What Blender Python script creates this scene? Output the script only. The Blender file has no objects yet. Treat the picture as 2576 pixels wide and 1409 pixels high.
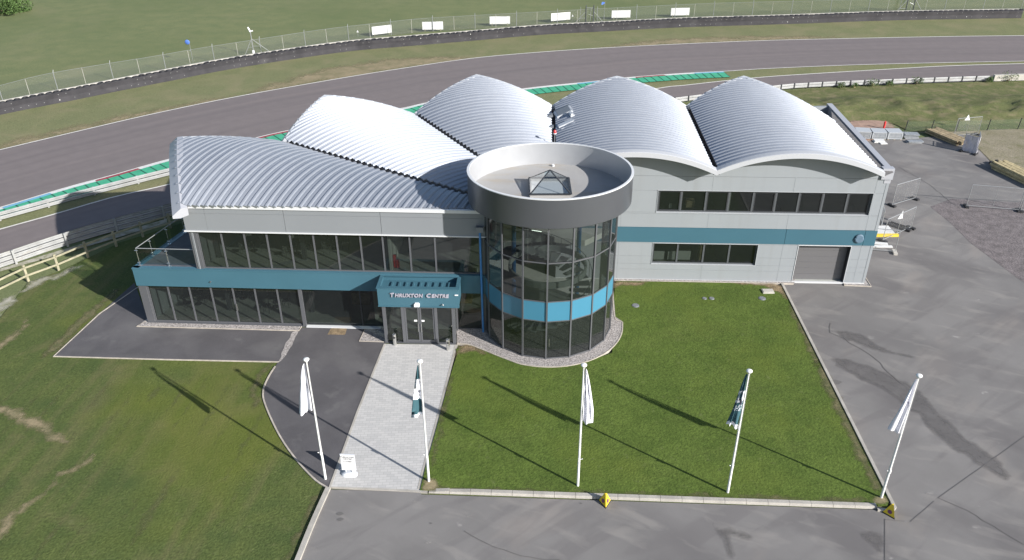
import bpy, bmesh, math, random
from mathutils import Vector, Matrix, noise
random.seed(7)
R = math.radians
S = bpy.context.scene
C = S.collection
# ---------------------------------------------------------------- camera, sky, sun, exposure
CAM_H, PITCH, ROLL, FPX = 24.0, 0.531, -0.003915, 2042.5      # measured on a 2576 x 1409 view
cd = bpy.data.cameras.new('camera'); cam = bpy.data.objects.new('camera', cd); C.objects.link(cam)
cam.matrix_world = Matrix.Translation((0, 0, CAM_H)) @ Matrix.Rotation(math.pi/2-PITCH, 4, 'X') @ Matrix.Rotation(ROLL, 4, 'Z')
cd.sensor_width = 36; cd.lens = FPX/2576*36; cd.clip_start = .5; cd.clip_end = 6000
S.camera = cam
SUN = Vector((1.6495, -1.2573, 1.0)).normalized()
w = bpy.data.worlds.new('World'); S.world = w; w.use_nodes = True
nt = w.node_tree; sky = nt.nodes.new('ShaderNodeTexSky'); sky.sky_type = 'NISHITA'; sky.sun_disc = False
sky.sun_elevation = math.asin(SUN.z); sky.sun_rotation = math.atan2(SUN.x, SUN.y)
bg = nt.nodes['Background']; nt.links.new(sky.outputs[0], bg.inputs[0]); bg.inputs[1].default_value = 0.08
sl = bpy.data.lights.new('sun', 'SUN'); sl.energy = 4.6; sl.angle = R(.55); sl.color = (1, .965, .925)
so = bpy.data.objects.new('sun', sl); C.objects.link(so); so.rotation_euler = (-SUN).to_track_quat('-Z', 'Y').to_euler()
S.view_settings.view_transform = 'Standard'; S.view_settings.look = 'None'; S.view_settings.gamma = 1
S.view_settings.exposure = 0.88

# ---------------------------------------------------------------- measuring helper: a point of the view -> the point on level z
def at(px, py, z=0.0):
    u = (px-1288)/FPX; v = -(py-704.5)/FPX; c, n = math.cos(ROLL), math.sin(ROLL)
    ux = u*c-v*n; vy = u*n+v*c; cp, sp = math.cos(PITCH), math.sin(PITCH)
    d = (ux, cp+vy*sp, -sp+vy*cp); t = (z-CAM_H)/d[2]
    return Vector((d[0]*t, d[1]*t, z))
def a2(px, py, z=0.0): p = at(px, py, z); return Vector((p.x, p.y))

# ---------------------------------------------------------------- materials
MATS = {}
def mat(name, col, rough=.7, metal=0., spec=.5, var=0., vscale=1., col2=None, bump=0., bscale=20., fine=0., fscale=30., coord='Object', stretch=None):
    """procedural principled material: base colour varied by two octaves of noise"""
    m = bpy.data.materials.new(name); m.use_nodes = True; MATS[name] = m
    n, l = m.node_tree.nodes, m.node_tree.links; b = n['Principled BSDF']
    b.inputs['Roughness'].default_value = rough; b.inputs['Metallic'].default_value = metal
    b.inputs['Specular IOR Level'].default_value = spec
    b.inputs['Base Color'].default_value = (*col, 1)
    tc = n.new('ShaderNodeTexCoord'); src = tc.outputs[coord]
    if stretch:
        mp = n.new('ShaderNodeMapping'); mp.inputs['Scale'].default_value = stretch; l.new(src, mp.inputs[0]); src = mp.outputs[0]
    last = None
    if var > 0 or col2:
        no = n.new('ShaderNodeTexNoise'); no.inputs['Scale'].default_value = vscale; no.inputs['Detail'].default_value = 5; no.inputs['Roughness'].default_value = .6
        l.new(src, no.inputs['Vector'])
        r = n.new('ShaderNodeValToRGB'); r.color_ramp.elements[0].position = .35; r.color_ramp.elements[1].position = .66
        c2 = col2 or tuple(min(1, x*(1+var)) for x in col); c1 = col if col2 else tuple(x*(1-var) for x in col)
        r.color_ramp.elements[0].color = (*c1, 1); r.color_ramp.elements[1].color = (*c2, 1)
        l.new(no.outputs['Fac'], r.inputs[0]); last = r.outputs[0]
    if fine > 0:
        no = n.new('ShaderNodeTexNoise'); no.inputs['Scale'].default_value = fscale; no.inputs['Detail'].default_value = 3
        l.new(tc.outputs[coord], no.inputs['Vector'])
        mr = n.new('ShaderNodeMapRange'); mr.inputs[1].default_value = .3; mr.inputs[2].default_value = .7
        mr.inputs[3].default_value = 1-fine; mr.inputs[4].default_value = 1+fine; l.new(no.outputs['Fac'], mr.inputs[0])
        mx = n.new('ShaderNodeVectorMath'); mx.operation = 'SCALE'
        if last: l.new(last, mx.inputs[0])
        else: mx.inputs[0].default_value = col
        l.new(mr.outputs[0], mx.inputs['Scale']); last = mx.outputs[0]
    if last: l.new(last, b.inputs['Base Color'])
    if bump > 0:
        no = n.new('ShaderNodeTexNoise'); no.inputs['Scale'].default_value = bscale; no.inputs['Detail'].default_value = 4
        l.new(tc.outputs[coord], no.inputs['Vector']); bp = n.new('ShaderNodeBump'); bp.inputs['Strength'].default_value = 1; bp.inputs['Distance'].default_value = bump
        l.new(no.outputs['Fac'], bp.inputs['Height']); l.new(bp.outputs[0], b.inputs['Normal'])
    return m
def layer(m, col, scale, lo, hi, amount=1., stretch=None, rot=0., coord='Object', detail=4, dist=0.):
    """a further patchy colour over the base colour of material m"""
    n, l = m.node_tree.nodes, m.node_tree.links; b = n['Principled BSDF']; s = b.inputs['Base Color']
    tc = n.new('ShaderNodeTexCoord'); mp = n.new('ShaderNodeMapping'); mp.inputs['Scale'].default_value = stretch or (1, 1, 1)
    mq = n.new('ShaderNodeMapping'); mq.inputs['Rotation'].default_value = (0, 0, rot); l.new(tc.outputs[coord], mq.inputs[0]); l.new(mq.outputs[0], mp.inputs[0])
    no = n.new('ShaderNodeTexNoise'); no.inputs['Scale'].default_value = scale; no.inputs['Detail'].default_value = detail; no.inputs['Distortion'].default_value = dist
    l.new(mp.outputs[0], no.inputs['Vector'])
    mr = n.new('ShaderNodeMapRange'); mr.inputs[1].default_value = lo; mr.inputs[2].default_value = hi; mr.inputs[3].default_value = 0; mr.inputs[4].default_value = amount
    l.new(no.outputs['Fac'], mr.inputs[0]); mx = n.new('ShaderNodeMix'); mx.data_type = 'RGBA'
    if s.links: l.new(s.links[0].from_socket, mx.inputs[6])
    else: mx.inputs[6].default_value = s.default_value
    mx.inputs[7].default_value = (*col, 1); l.new(mr.outputs[0], mx.inputs[0]); l.new(mx.outputs[2], s)
    return m
def see_through(name, tint, gloss=.05, refl=(1, 1, 1), rough=.02, dust=.0):
    m = bpy.data.materials.new(name); m.use_nodes = True; n, l = m.node_tree.nodes, m.node_tree.links; n.clear()
    o = n.new('ShaderNodeOutputMaterial'); t = n.new('ShaderNodeBsdfTransparent'); t.inputs[0].default_value = (*tint, 1)
    g = n.new('ShaderNodeBsdfGlossy'); g.inputs[0].default_value = (*refl, 1); g.inputs['Roughness'].default_value = rough
    f = n.new('ShaderNodeFresnel'); ge = n.new('ShaderNodeNewGeometry'); mi = n.new('ShaderNodeMapRange'); mi.inputs[3].default_value = 1.5; mi.inputs[4].default_value = 1/1.5; l.new(ge.outputs['Backfacing'], mi.inputs[0]); l.new(mi.outputs[0], f.inputs[0])
    ad = n.new('ShaderNodeMath'); ad.operation = 'ADD'; ad.inputs[1].default_value = gloss; ad.use_clamp = True
    l.new(f.outputs[0], ad.inputs[0]); mx = n.new('ShaderNodeMixShader'); l.new(ad.outputs[0], mx.inputs[0]); l.new(t.outputs[0], mx.inputs[1]); l.new(g.outputs[0], mx.inputs[2]); 
    if dust:
        df = n.new('ShaderNodeBsdfDiffuse'); df.inputs[0].default_value = (.38, .46, .47, 1); m2 = n.new('ShaderNodeMixShader'); m2.inputs[0].default_value = dust
        l.new(mx.outputs[0], m2.inputs[1]); l.new(df.outputs[0], m2.inputs[2]); l.new(m2.outputs[0], o.inputs[0])
    else: l.new(mx.outputs[0], o.inputs[0])
    return m
def mesh_screen(name, col, fac):
    """fine wire mesh: partly open, partly grey wire"""
    m = bpy.data.materials.new(name); m.use_nodes = True; n, l = m.node_tree.nodes, m.node_tree.links; b = n['Principled BSDF']
    b.inputs['Base Color'].default_value = (*col, 1); b.inputs['Roughness'].default_value = .6; b.inputs['Metallic'].default_value = .2
    b.inputs['Alpha'].default_value = fac
    return m
_d = a2(236, 999)-a2(170, 1076); STRIPE = math.atan2(_d.y, _d.x)
def grass(name, dark, light, dry, dryamt, lo=.52, hi=.72, dscale=.35, fine=.22, stripe=None):
    m = mat(name, dark, rough=.9, spec=.15, col2=light, vscale=.5, fine=fine, fscale=9, bump=.028, bscale=11)
    layer(m, tuple(x*.62 for x in dark), 5.5, .5, .8, .7, detail=6)
    layer(m, dry, dscale, lo, hi, dryamt, detail=8, dist=.6)
    layer(m, tuple(min(1, x*1.6) for x in light), 26, .58, .8, .55, detail=3)
    if stripe: layer(m, dry, .55, .5, .66, stripe, stretch=(.16, 1.6, 1), rot=-STRIPE, detail=6)
    return m

g_field = grass('field grass', (.13, .155, .072), (.165, .18, .085), (.24, .21, .13), .3, stripe=None, fine=.12, dscale=.1)
layer(g_field, (.11, .14, .06), .05, .45, .62, .6, detail=4)
g_verge = grass('verge grass', (.15, .162, .08), (.175, .18, .09), (.25, .21, .13), .45, lo=.45, fine=.12, dscale=.3)
g_lawn = grass('lawn grass', (.066, .10, .02), (.088, .126, .026), (.13, .12, .05), .12)
layer(g_lawn, (.105, .135, .024), .22, .5, .68, .5, detail=3)
layer(g_lawn, (.045, .075, .014), 1.1, .55, .75, .6, detail=7)
layer(g_lawn, (.13, .15, .06), 3.2, .62, .8, .5, detail=6)
g_left = grass('left lawn grass', (.066, .09, .028), (.09, .112, .034), (.16, .135, .07), .5, lo=.55, hi=.75, dscale=.45, stripe=.35)
layer(g_left, (.055, .082, .026), .8, .52, .72, .6, detail=7)
layer(g_left, (.15, .155, .07), 2.6, .6, .8, .5, detail=6)
layer(g_left, (.115, .135, .02), .09, .5, .62, .5, detail=3)
g_bank = grass('bank grass', (.10, .115, .045), (.135, .14, .06), (.22, .18, .11), .6, lo=.48, hi=.66, dscale=1.1)
layer(g_bank, (.06, .05, .035), 1.8, .64, .74, .6, detail=8)
g_dry = grass('dry ground', (.2, .18, .12), (.26, .23, .17), (.14, .14, .07), .7, dscale=1.2)
m_soil = mat('bare soil', (.23, .17, .1), .95, var=.3, vscale=3, fine=.25, fscale=20, bump=.03)
m_pink = mat('pink grit', (.36, .24, .185), .95, var=.2, vscale=2, fine=.15)
m_yard = mat('yard asphalt', (.182, .174, .168), .88, spec=.3, var=.08, vscale=.35, fine=.10, fscale=45, bump=.004, bscale=60)
layer(m_yard, (.115, .108, .108), .16, .5, .66, .75, stretch=(1, 1.7, 1), rot=R(38), detail=7)
layer(m_yard, (.26, .23, .205), .22, .56, .74, .55, stretch=(1.6, .8, 1), rot=R(35), detail=7)
layer(m_yard, (.40, .38, .36), 1.1, .69, .76, .55, detail=9)
m_apron = mat('apron asphalt', (.088, .084, .088), .88, spec=.3, var=.10, vscale=.6, fine=.12, fscale=50, bump=.004, bscale=60)
layer(m_apron, (.17, .165, .16), .9, .6, .75, .5, detail=8)
layer(m_yard, (.12, .115, .114), .07, .50, .64, .6, rot=R(20), detail=5, dist=.4)
layer(m_yard, (.14, .132, .13), .5, .5, .62, .6, stretch=(.35, 1.8, 1), rot=R(-35), detail=8, dist=.8)
layer(m_yard, (.25, .235, .218), .9, .54, .7, .55, stretch=(.5, 1.5, 1), rot=R(25), detail=9, dist=.5)
layer(m_apron, (.135, .13, .13), .35, .48, .68, .6, detail=7, dist=.6)
m_stain = mat('damp asphalt', (.128, .12, .116), .7, var=.12, vscale=1.2, fine=.1, fscale=45)
m_line = mat('asphalt joint', (.118, .112, .108), .85)
m_rough = mat('rough planings', (.14, .122, .122), .95, var=.25, vscale=2, fine=.4, fscale=14, bump=.03, bscale=9)
layer(m_rough, (.3, .26, .22), 7, .66, .75, .8)
m_track = mat('track asphalt', (.168, .145, .142), .85, spec=.3, var=.05, vscale=1, fine=.05, fscale=20)
layer(m_track, (.125, .11, .11), 1, .45, .66, .5, stretch=(.012, .9, 1), coord='UV', detail=6)
layer(m_track, (.205, .17, .16), 1, .55, .75, .45, stretch=(.02, .6, 1), coord='UV', detail=6)
m_white = mat('white line paint', (.62, .6, .56), .7, var=.12, vscale=3)
m_kw = mat('kerb white paint', (.68, .68, .66), .7, var=.1, vscale=2)
m_kr = mat('kerb red paint', (.32, .05, .07), .7, var=.15, vscale=2)
m_kb = mat('kerb blue paint', (.18, .42, .58), .7, var=.1, vscale=2)
m_kg = mat('kerb green paint', (.05, .33, .19), .75, var=.12, vscale=2)
m_kgd = mat('kerb green groove', (.02, .12, .08), .8)
m_conc = mat('pale concrete', (.35, .33, .295), .88, var=.14, vscale=1.6, fine=.12, bump=.004, bscale=30)
m_edge = mat('edging concrete', (.40, .36, .31), .9, var=.18, vscale=2.5, fine=.1)
m_oldc = mat('old concrete', (.42, .40, .36), .9, var=.15, vscale=1.5)
m_gravel = mat('pea gravel', (.235, .215, .205), .9, col2=(.36, .335, .32), vscale=9, fine=.6, fscale=16, bump=.03, bscale=22)
m_chalk = mat('chalky strip', (.40, .38, .32), .95, col2=(.2, .2, .12), vscale=2.2, fine=.2)
m_panel = mat('light grey cladding', (.268, .288, .305), .45, spec=.4, var=.02, vscale=.4)
layer(m_panel, (.235, .245, .25), 1.2, .5, .75, .5, stretch=(1.6, 1.6, .12), detail=5)
m_fasc = mat('mid grey cladding', (.205, .218, .232), .45, spec=.4, var=.02, vscale=.4)
m_trim = mat('white trim', (.56, .57, .58), .4)
m_ffas = mat('front fascia metal', (.42, .43, .45), .45)
m_panel2 = mat('pale window trim', (.40, .42, .44), .5)
m_winf = mat('window frame grey', (.085, .092, .10), .45, metal=.1)
m_ribshade = mat('roof seam shade', (.10, .103, .11), .8, spec=.2)  # roof seam facet, the crimp's shadow line put into its colour
m_verge = mat('pale grey trim', (.36, .37, .40), .45)
m_teal = mat('teal cladding', (.048, .122, .162), .42, spec=.4, var=.03, vscale=.5)
m_blue = mat('sky blue panel', (.052, .19, .285), .35, var=.02, vscale=.6)
m_pipe = mat('blue paint', (.06, .22, .5), .35)
m_frame = mat('grey aluminium frame', (.12, .124, .135), .4, metal=.3)
m_dark = mat('anthracite frame', (.045, .048, .053), .4, metal=.2)
m_roof = mat('silver roof sheet', (.385, .412, .458), .66, metal=.55, var=.03, vscale=1.5)
_n = m_roof.node_tree.nodes; _at = _n.new('ShaderNodeAttribute'); _at.attribute_name = 'rib_axis'; m_roof.node_tree.links.new(_at.outputs['Vector'], _n['Principled BSDF'].inputs['Tangent']); _n['Principled BSDF'].inputs['Anisotropic'].default_value = .8
m_drum = mat('dark metallic cladding', (.12, .127, .14), .33, metal=.55, var=.03, vscale=.5)
m_drumin = mat('pale parapet lining', (.42, .43, .445), .4, metal=.35, var=.04, vscale=.7)
m_mem = mat('roof membrane', (.315, .31, .302), .7, var=.06, vscale=.6)
layer(m_mem, (.30, .25, .18), .7, .52, .7, .6, stretch=(.6, 1.6, 1), detail=7)
m_gut2 = mat('grey gutter', (.17, .16, .155), .7, var=.2, vscale=4)
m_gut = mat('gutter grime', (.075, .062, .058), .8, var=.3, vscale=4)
m_deck = mat('terrace decking', (.10, .10, .115), .75, var=.1, vscale=3)
m_floor = mat('interior floor', (.36, .37, .345), .6, var=.1, vscale=1)
m_int = mat('interior wall', (.52, .53, .51), .8)
m_intd = mat('dark furniture', (.02, .02, .022), .5)
m_wood = mat('weathered timber', (.29, .27, .185), .85, var=.2, vscale=3, fine=.15)
m_beam = mat('sawn beams', (.33, .26, .16), .85, var=.3, vscale=4, fine=.2)
m_arm = mat('galvanised barrier', (.34, .345, .34), .55, metal=.2, var=.12, vscale=1.5)
layer(m_arm, (.30, .27, .22), 2.0, .56, .72, .5, stretch=(1, 1, 3))
m_galv = mat('galvanised steel', (.36, .37, .375), .4, metal=.5)
m_oldg = mat('dull galvanising', (.25, .26, .25), .8)
m_steel = mat('brushed steel', (.6, .6, .58), .25, metal=.9)
m_pole = mat('white pole', (.72, .72, .70), .35)
m_flagw = mat('white flag cloth', (.80, .80, .84), .8)
m_black = mat('black rubber', (.022, .022, .024), .7, var=.3, vscale=3)
m_belt = mat('conveyor belt', (.018, .017, .021), .7, col2=(.036, .034, .039), vscale=.7)
layer(m_belt, (.08, .077, .078), .5, .62, .78, .5, stretch=(1, 1, 2))
m_bolt = mat('bolt washer', (.6, .6, .58), .5)
m_wrap = mat('polythene wrap', (.21, .225, .24), .4, col2=(.30, .315, .33), vscale=3, stretch=(1, 1, 3), bump=.03, bscale=5)
m_ins = mat('white board', (.62, .62, .61), .6)
m_yel = mat('yellow plastic', (.72, .52, .03), .5)
m_red = mat('red plastic', (.6, .05, .05), .4)
m_purp = mat('no waiting disc', (.16, .05, .12), .5)
m_letter = mat('brushed letters', (.46, .45, .52), .35, metal=.4)
m_ink = mat('dark print', (.08, .08, .09), .6)
m_signw = mat('sign white', (.78, .78, .78), .4)
m_signg = mat('sign base grey', (.52, .54, .57), .5)
m_shut = mat('roller shutter', (.15, .148, .152), .45, metal=.2)
m_leaf = mat('bush leaf', (.06, .11, .025), .8, var=.4, vscale=6)
m_cover = mat('cast cover', (.16, .17, .18), .7, var=.3, vscale=20)
m_emblem = mat('emblem relief', (.075, .135, .185), .6, col2=(.115, .175, .24), vscale=6)
m_ball = mat('blue panel', (.08, .17, .5), .5)
glass = see_through('tinted glazing', (.27, .30, .28), .012, dust=.02)
glass_t = see_through('tower glazing', (.21, .235, .225), .012, dust=.022)
clear = see_through('clear glass', (.62, .70, .69), .02)
skyg = see_through('skylight glass', (.7, .74, .76), .06)
scr_far = mesh_screen('catch fence mesh', (.17, .18, .18), .20)
scr = mesh_screen('panel mesh', (.36, .37, .38), .08)
scr_low = mesh_screen('stock mesh', (.10, .14, .09), .35)
m_sheet = mat('fence banner', (.50, .49, .56), .7); MATS['fence banner'].node_tree.nodes['Principled BSDF'].inputs['Alpha'].default_value = .85

def paver_mat():
    m = mat('block paving', (.41, .40, .385), .8, var=.05, vscale=.8, fine=.06, fscale=40)
    n, l = m.node_tree.nodes, m.node_tree.links; b = n['Principled BSDF']
    tc = n.new('ShaderNodeTexCoord'); mp = n.new('ShaderNodeMapping'); mp.inputs['Rotation'].default_value = (0, 0, R(-3)); l.new(tc.outputs['Object'], mp.inputs[0])
    br = n.new('ShaderNodeTexBrick'); br.inputs['Scale'].default_value = 1; br.inputs['Brick Width'].default_value = .30; br.inputs['Row Height'].default_value = .15
    br.inputs['Mortar Size'].default_value = .006; br.inputs['Color1'].default_value = (.47, .46, .445, 1); br.inputs['Color2'].default_value = (.37, .367, .36, 1); br.inputs['Mortar'].default_value = (.27, .265, .25, 1); br.inputs['Bias'].default_value = -.3
    l.new(mp.outputs[0], br.inputs[0]); mx = n.new('ShaderNodeMix'); mx.data_type = 'RGBA'; mx.inputs[0].default_value = .85
    l.new(b.inputs['Base Color'].links[0].from_socket, mx.inputs[6]); l.new(br.outputs[0], mx.inputs[7]); l.new(mx.outputs[2], b.inputs['Base Color'])
    return m
m_pave = paver_mat()

# ---------------------------------------------------------------- mesh and object helpers
def link(o, parent=None):
    C.objects.link(o)
    if parent: o.parent = parent; o.matrix_parent_inverse = Matrix.Identity(4)
    return o
class MB:
    def __init__(s, org=(0, 0, 0)): s.v = []; s.f = []; s.mi = []; s.m = 0; s.org = Vector(org)
    def add(s, vs, fs):
        k = len(s.v); s.v += [Vector(v) for v in vs]; s.f += [tuple(i+k for i in f) for f in fs]; s.mi += [s.m]*len(fs); return s
    def box(s, x0, x1, y0, y1, z0, z1, M=None):
        vs = [Vector((x, y, z)) for z in (z0, z1) for y in (y0, y1) for x in (x0, x1)]
        if M: vs = [M @ v for v in vs]
        return s.add(vs, [(0, 2, 3, 1), (4, 5, 7, 6), (0, 1, 5, 4), (2, 6, 7, 3), (0, 4, 6, 2), (1, 3, 7, 5)])
    def tube(s, p0, p1, r, n=8, r2=None, caps=True):
        p0, p1 = Vector(p0), Vector(p1); d = (p1-p0)
        if d.length < 1e-6: return s
        q = d.to_track_quat('Z', 'Y'); r2 = r if r2 is None else r2
        vs = [p0+q @ Vector((r*math.cos(a), r*math.sin(a), 0)) for a in [2*math.pi*i/n for i in range(n)]]
        vs += [p1+q @ Vector((r2*math.cos(a), r2*math.sin(a), 0)) for a in [2*math.pi*i/n for i in range(n)]]
        fs = [(i, (i+1) % n, n+(i+1) % n, n+i) for i in range(n)]
        if caps: fs += [tuple(range(n))[::-1], tuple(range(n, 2*n))]
        return s.add(vs, fs)
    def bar(s, p0, p1, wd, th, up=(0, 0, 1)):
        p0, p1 = Vector(p0), Vector(p1); d = (p1-p0).normalized(); sd = d.cross(Vector(up))
        sd = Vector((1, 0, 0)) if sd.length < 1e-5 else sd.normalized(); u2 = sd.cross(d)
        vs = []
        for p in (p0, p1):
            for a, b in ((-1, -1), (1, -1), (1, 1), (-1, 1)): vs.append(p+sd*a*wd/2+u2*b*th/2)
        return s.add(vs, [(0, 1, 2, 3), (7, 6, 5, 4), (0, 4, 5, 1), (1, 5, 6, 2), (2, 6, 7, 3), (3, 7, 4, 0)])
    def lathe(s, c, prof, n=16):
        c = Vector(c); k = len(prof); vs = [c+Vector((r*math.cos(2*math.pi*i/n), r*math.sin(2*math.pi*i/n), z)) for i in range(n) for r, z in prof]
        fs = [(i*k+j, ((i+1) % n)*k+j, ((i+1) % n)*k+j+1, i*k+j+1) for i in range(n) for j in range(k-1)]
        return s.add(vs, fs)
    def prism(s, poly, z0, z1):
        n = len(poly); vs = [(p[0], p[1], z0) for p in poly]+[(p[0], p[1], z1) for p in poly]
        return s.add(vs, [tuple(range(n))[::-1], tuple(range(n, 2*n))]+[(i, (i+1) % n, n+(i+1) % n, n+i) for i in range(n)])
    def build(s, name, m, parent=None, smooth=False, angle=None):
        me = bpy.data.meshes.new(name); me.from_pydata([v-s.org for v in s.v], [], s.f)
        for mm in (m if isinstance(m, list) else [m]): me.materials.append(mm)
        if isinstance(m, list): me.polygons.foreach_set('material_index', s.mi)
        bm = bmesh.new(); bm.from_mesh(me); bmesh.ops.triangulate(bm, faces=[f for f in bm.faces if len(f.verts) > 4])
        bmesh.ops.recalc_face_normals(bm, faces=bm.faces); bm.to_mesh(me); bm.free()
        if smooth:
            me.polygons.foreach_set('use_smooth', [True]*len(me.polygons))
            if angle: me.set_sharp_from_angle(angle=R(angle))
        o = bpy.data.objects.new(name, me); link(o, parent)
        if not parent: o.location = s.org
        return o
def tag(o, label=None, cat=None, group=None, kind=None):
    if label: o['label'] = label
    if cat: o['category'] = cat
    if group: o['group'] = group
    if kind: o['kind'] = kind
    return o
def thing(name, label, cat, loc=(0, 0, 0), rz=0., group=None):
    o = bpy.data.objects.new(name, None); o.empty_display_size = .3; C.objects.link(o); o.location = loc; o.rotation_euler = (0, 0, rz)
    return tag(o, label, cat, group)
def dup(o, parent=None):
    c = o.copy(); C.objects.link(c)
    if parent: c.parent = parent
    for ch in list(o.children): dup(ch, c)
    return c
def sheet(name, pts, z, m, kind='structure', skirt=0):
    from mathutils.geometry import tessellate_polygon
    pts = [Vector((p[0], p[1], z)) for p in pts]
    fs = tessellate_polygon([pts]); b = MB(); b.add(pts, fs)
    if skirt:
        n = len(pts); b.add(pts+[p-Vector((0, 0, skirt)) for p in pts], [(i, (i+1) % n, n+(i+1) % n, n+i) for i in range(n)])
    o = b.build(name, m)
    bm = bmesh.new(); bm.from_mesh(o.data)
    for f in bm.faces:
        if abs(f.normal.z) > .5 and f.normal.z < 0: f.normal_flip()
    bm.to_mesh(o.data); bm.free()
    if kind: o['kind'] = kind
    return o
def curve(pts, n=6):
    """Catmull-Rom through plan points"""
    P = [Vector(p[:2]) for p in pts]; P = [P[0]*2-P[1]]+P+[P[-1]*2-P[-2]]; out = []
    for i in range(1, len(P)-2):
        for k in range(n):
            t = k/n; a, b, c, d = P[i-1], P[i], P[i+1], P[i+2]
            out.append(.5*((2*b)+(c-a)*t+(2*a-5*b+4*c-d)*t*t+(3*b-a-3*c+d)*t**3))
    out.append(P[-2]); return out
def resample(P, step):
    out = [P[0].copy()]; acc = 0
    for a, b in zip(P, P[1:]):
        L = (b-a).length; t = step-acc
        while t <= L: out.append(a+(b-a)*(t/L)); t += step
        acc = (acc+L) % step
    return out
def normals(P):
    out = []
    for i in range(len(P)):
        d = (P[min(i+1, len(P)-1)]-P[max(i-1, 0)]).normalized(); out.append(Vector((-d.y, d.x)))
    return out
def offs(P, d): return [p+n*d for p, n in zip(P, normals(P))]
def ribbon(name, A, B, z, m, kind='structure'):
    """strip between two plan lines with the same number of points, with UV along/across in metres"""
    me = bpy.data.meshes.new(name); n = len(A)
    vs = [(p.x, p.y, z) for p in A]+[(p.x, p.y, z) for p in B]
    me.from_pydata(vs, [], [(i, i+1, n+i+1, n+i) for i in range(n-1)]); me.materials.append(m)
    uv = me.uv_layers.new(name='UVMap'); L = [0]
    for a, b in zip(A, A[1:]): L.append(L[-1]+(b-a).length)
    for lp in me.loops:
        i = lp.vertex_index; k = i % n; uv.data[lp.index].uv = (L[k], 0 if i < n else (B[k]-A[k]).length)
    bm = bmesh.new(); bm.from_mesh(me)
    for f in bm.faces:
        if f.normal.z < 0: f.normal_flip()
    bm.to_mesh(me); bm.free()
    o = bpy.data.objects.new(name, me); C.objects.link(o)
    if kind: o['kind'] = kind
    return o
def even(P, n):
    """n points evenly spread along plan line P"""
    L = [0]
    for a, b in zip(P, P[1:]): L.append(L[-1]+(b-a).length)
    out = []; j = 0
    for k in range(n):
        t = L[-1]*k/(n-1)
        while j < len(L)-2 and L[j+1] < t: j += 1
        out.append(P[j]+(P[j+1]-P[j])*((t-L[j])/max(1e-9, L[j+1]-L[j])))
    return out
def strip_wall(b, P, prof):
    """profile [(offset, z)...] swept along plan line P"""
    N = normals(P); k = len(prof); vs = [(p.x+n.x*o, p.y+n.y*o, z) for p, n in zip(P, N) for o, z in prof]
    return b.add(vs, [(i*k+j, (i+1)*k+j, (i+1)*k+j+1, i*k+j+1) for i in range(len(P)-1) for j in range(k-1)])
class Fr:
    """upright facade frame: s along, z up, o outward (towards the camera side)"""
    def __init__(f, A, B): f.A = Vector(A); e = (Vector(B)-Vector(A)).normalized(); f.e = e; f.n = Vector((e.y, -e.x)); f.L = (Vector(B)-Vector(A)).length
    def P(f, s, z, o=0): q = f.A+f.e*s+f.n*o; return Vector((q.x, q.y, z))
    def box(f, b, s0, s1, z0, z1, o0, o1):
        vs = [f.P(s, z, o) for z in (z0, z1) for o in (o0, o1) for s in (s0, s1)]
        return b.add(vs, [(0, 2, 3, 1), (4, 5, 7, 6), (0, 1, 5, 4), (2, 6, 7, 3), (0, 4, 6, 2), (1, 3, 7, 5)])
    def quad(f, b, s0, s1, z0, z1, o): return b.add([f.P(s0, z0, o), f.P(s1, z0, o), f.P(s1, z1, o), f.P(s0, z1, o)], [(0, 1, 2, 3)])
def text_mesh(name, body, size, ext, m, parent, M, bold=.0, spacing=1.):
    cu = bpy.data.curves.new(name, 'FONT'); cu.body = body; cu.size = size; cu.extrude = ext; cu.offset = bold; cu.align_x = 'CENTER'; cu.space_character = spacing
    t = bpy.data.objects.new(name, cu); C.objects.link(t); bpy.context.view_layer.update()
    me = bpy.data.meshes.new_from_object(t.evaluated_get(bpy.context.evaluated_depsgraph_get())); bpy.data.objects.remove(t)
    me.materials.clear(); me.materials.append(m); me.transform(M); me.name = name
    return link(bpy.data.objects.new(name, me), parent)

# ================================================================ GROUND
b = MB(); b.add([(-2500, -1500, 0), (2500, -1500, 0), (2500, 3500, 0), (-2500, 3500, 0)], [(0, 1, 2, 3)])
gr = b.build('ground', g_field); gr.location.z = -.08; gr['kind'] = 'structure'

# --- race track
far = [(-420, 480), (-180, 421), (0, 377.7), (230, 323), (400, 284), (600, 243), (858.7, 197.3), (1025, 170.7), (1192, 146.7), (1358.7, 131.7), (1525, 120.7), (1717, 111), (1917, 102.7), (2117, 97.7), (2384, 92.3), (2576, 90), (2800, 87.5), (3100, 86)]
near = [(-420, 640), (-180, 572), (0, 521), (170, 470), (283, 440), (430, 398.3), (641.7, 346.7), (721.7, 328.3), (1012, 271.7), (1072, 258.3), (1318.7, 222.3), (1485, 205), (1572, 195), (1717, 184), (1834, 178.3), (1917, 172.7), (2117, 164), (2284, 159.3), (2576, 153.3), (2800, 149.5), (3100, 146)]
NS = 90
farP = even(curve([a2(*p) for p in far]), NS); nearP = even(curve([a2(*p) for p in near]), NS)
ribbon('race_track', nearP, farP, 0, m_track)
ribbon('far_track_line', offs(farP, .0), offs(farP, .16), .008, m_white)
ribbon('near_track_line', offs(nearP, -.14), offs(nearP, .0), .008, m_white)
belt = [(-400, 385), (-180, 331), (0, 288.3), (200, 248.3), (400, 208.3), (600, 170), (858.7, 131), (1025, 115.7), (1192, 101.7), (1358.7, 87.3), (1525, 78.3), (1717, 68.3), (1984, 60), (2250.7, 50.7), (2576, 45), (2800, 42), (3100, 39)]
beltP = even(curve([a2(*p) for p in belt]), NS)
ribbon('far_verge', offs(farP, .16), beltP, -.03, g_verge)
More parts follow.
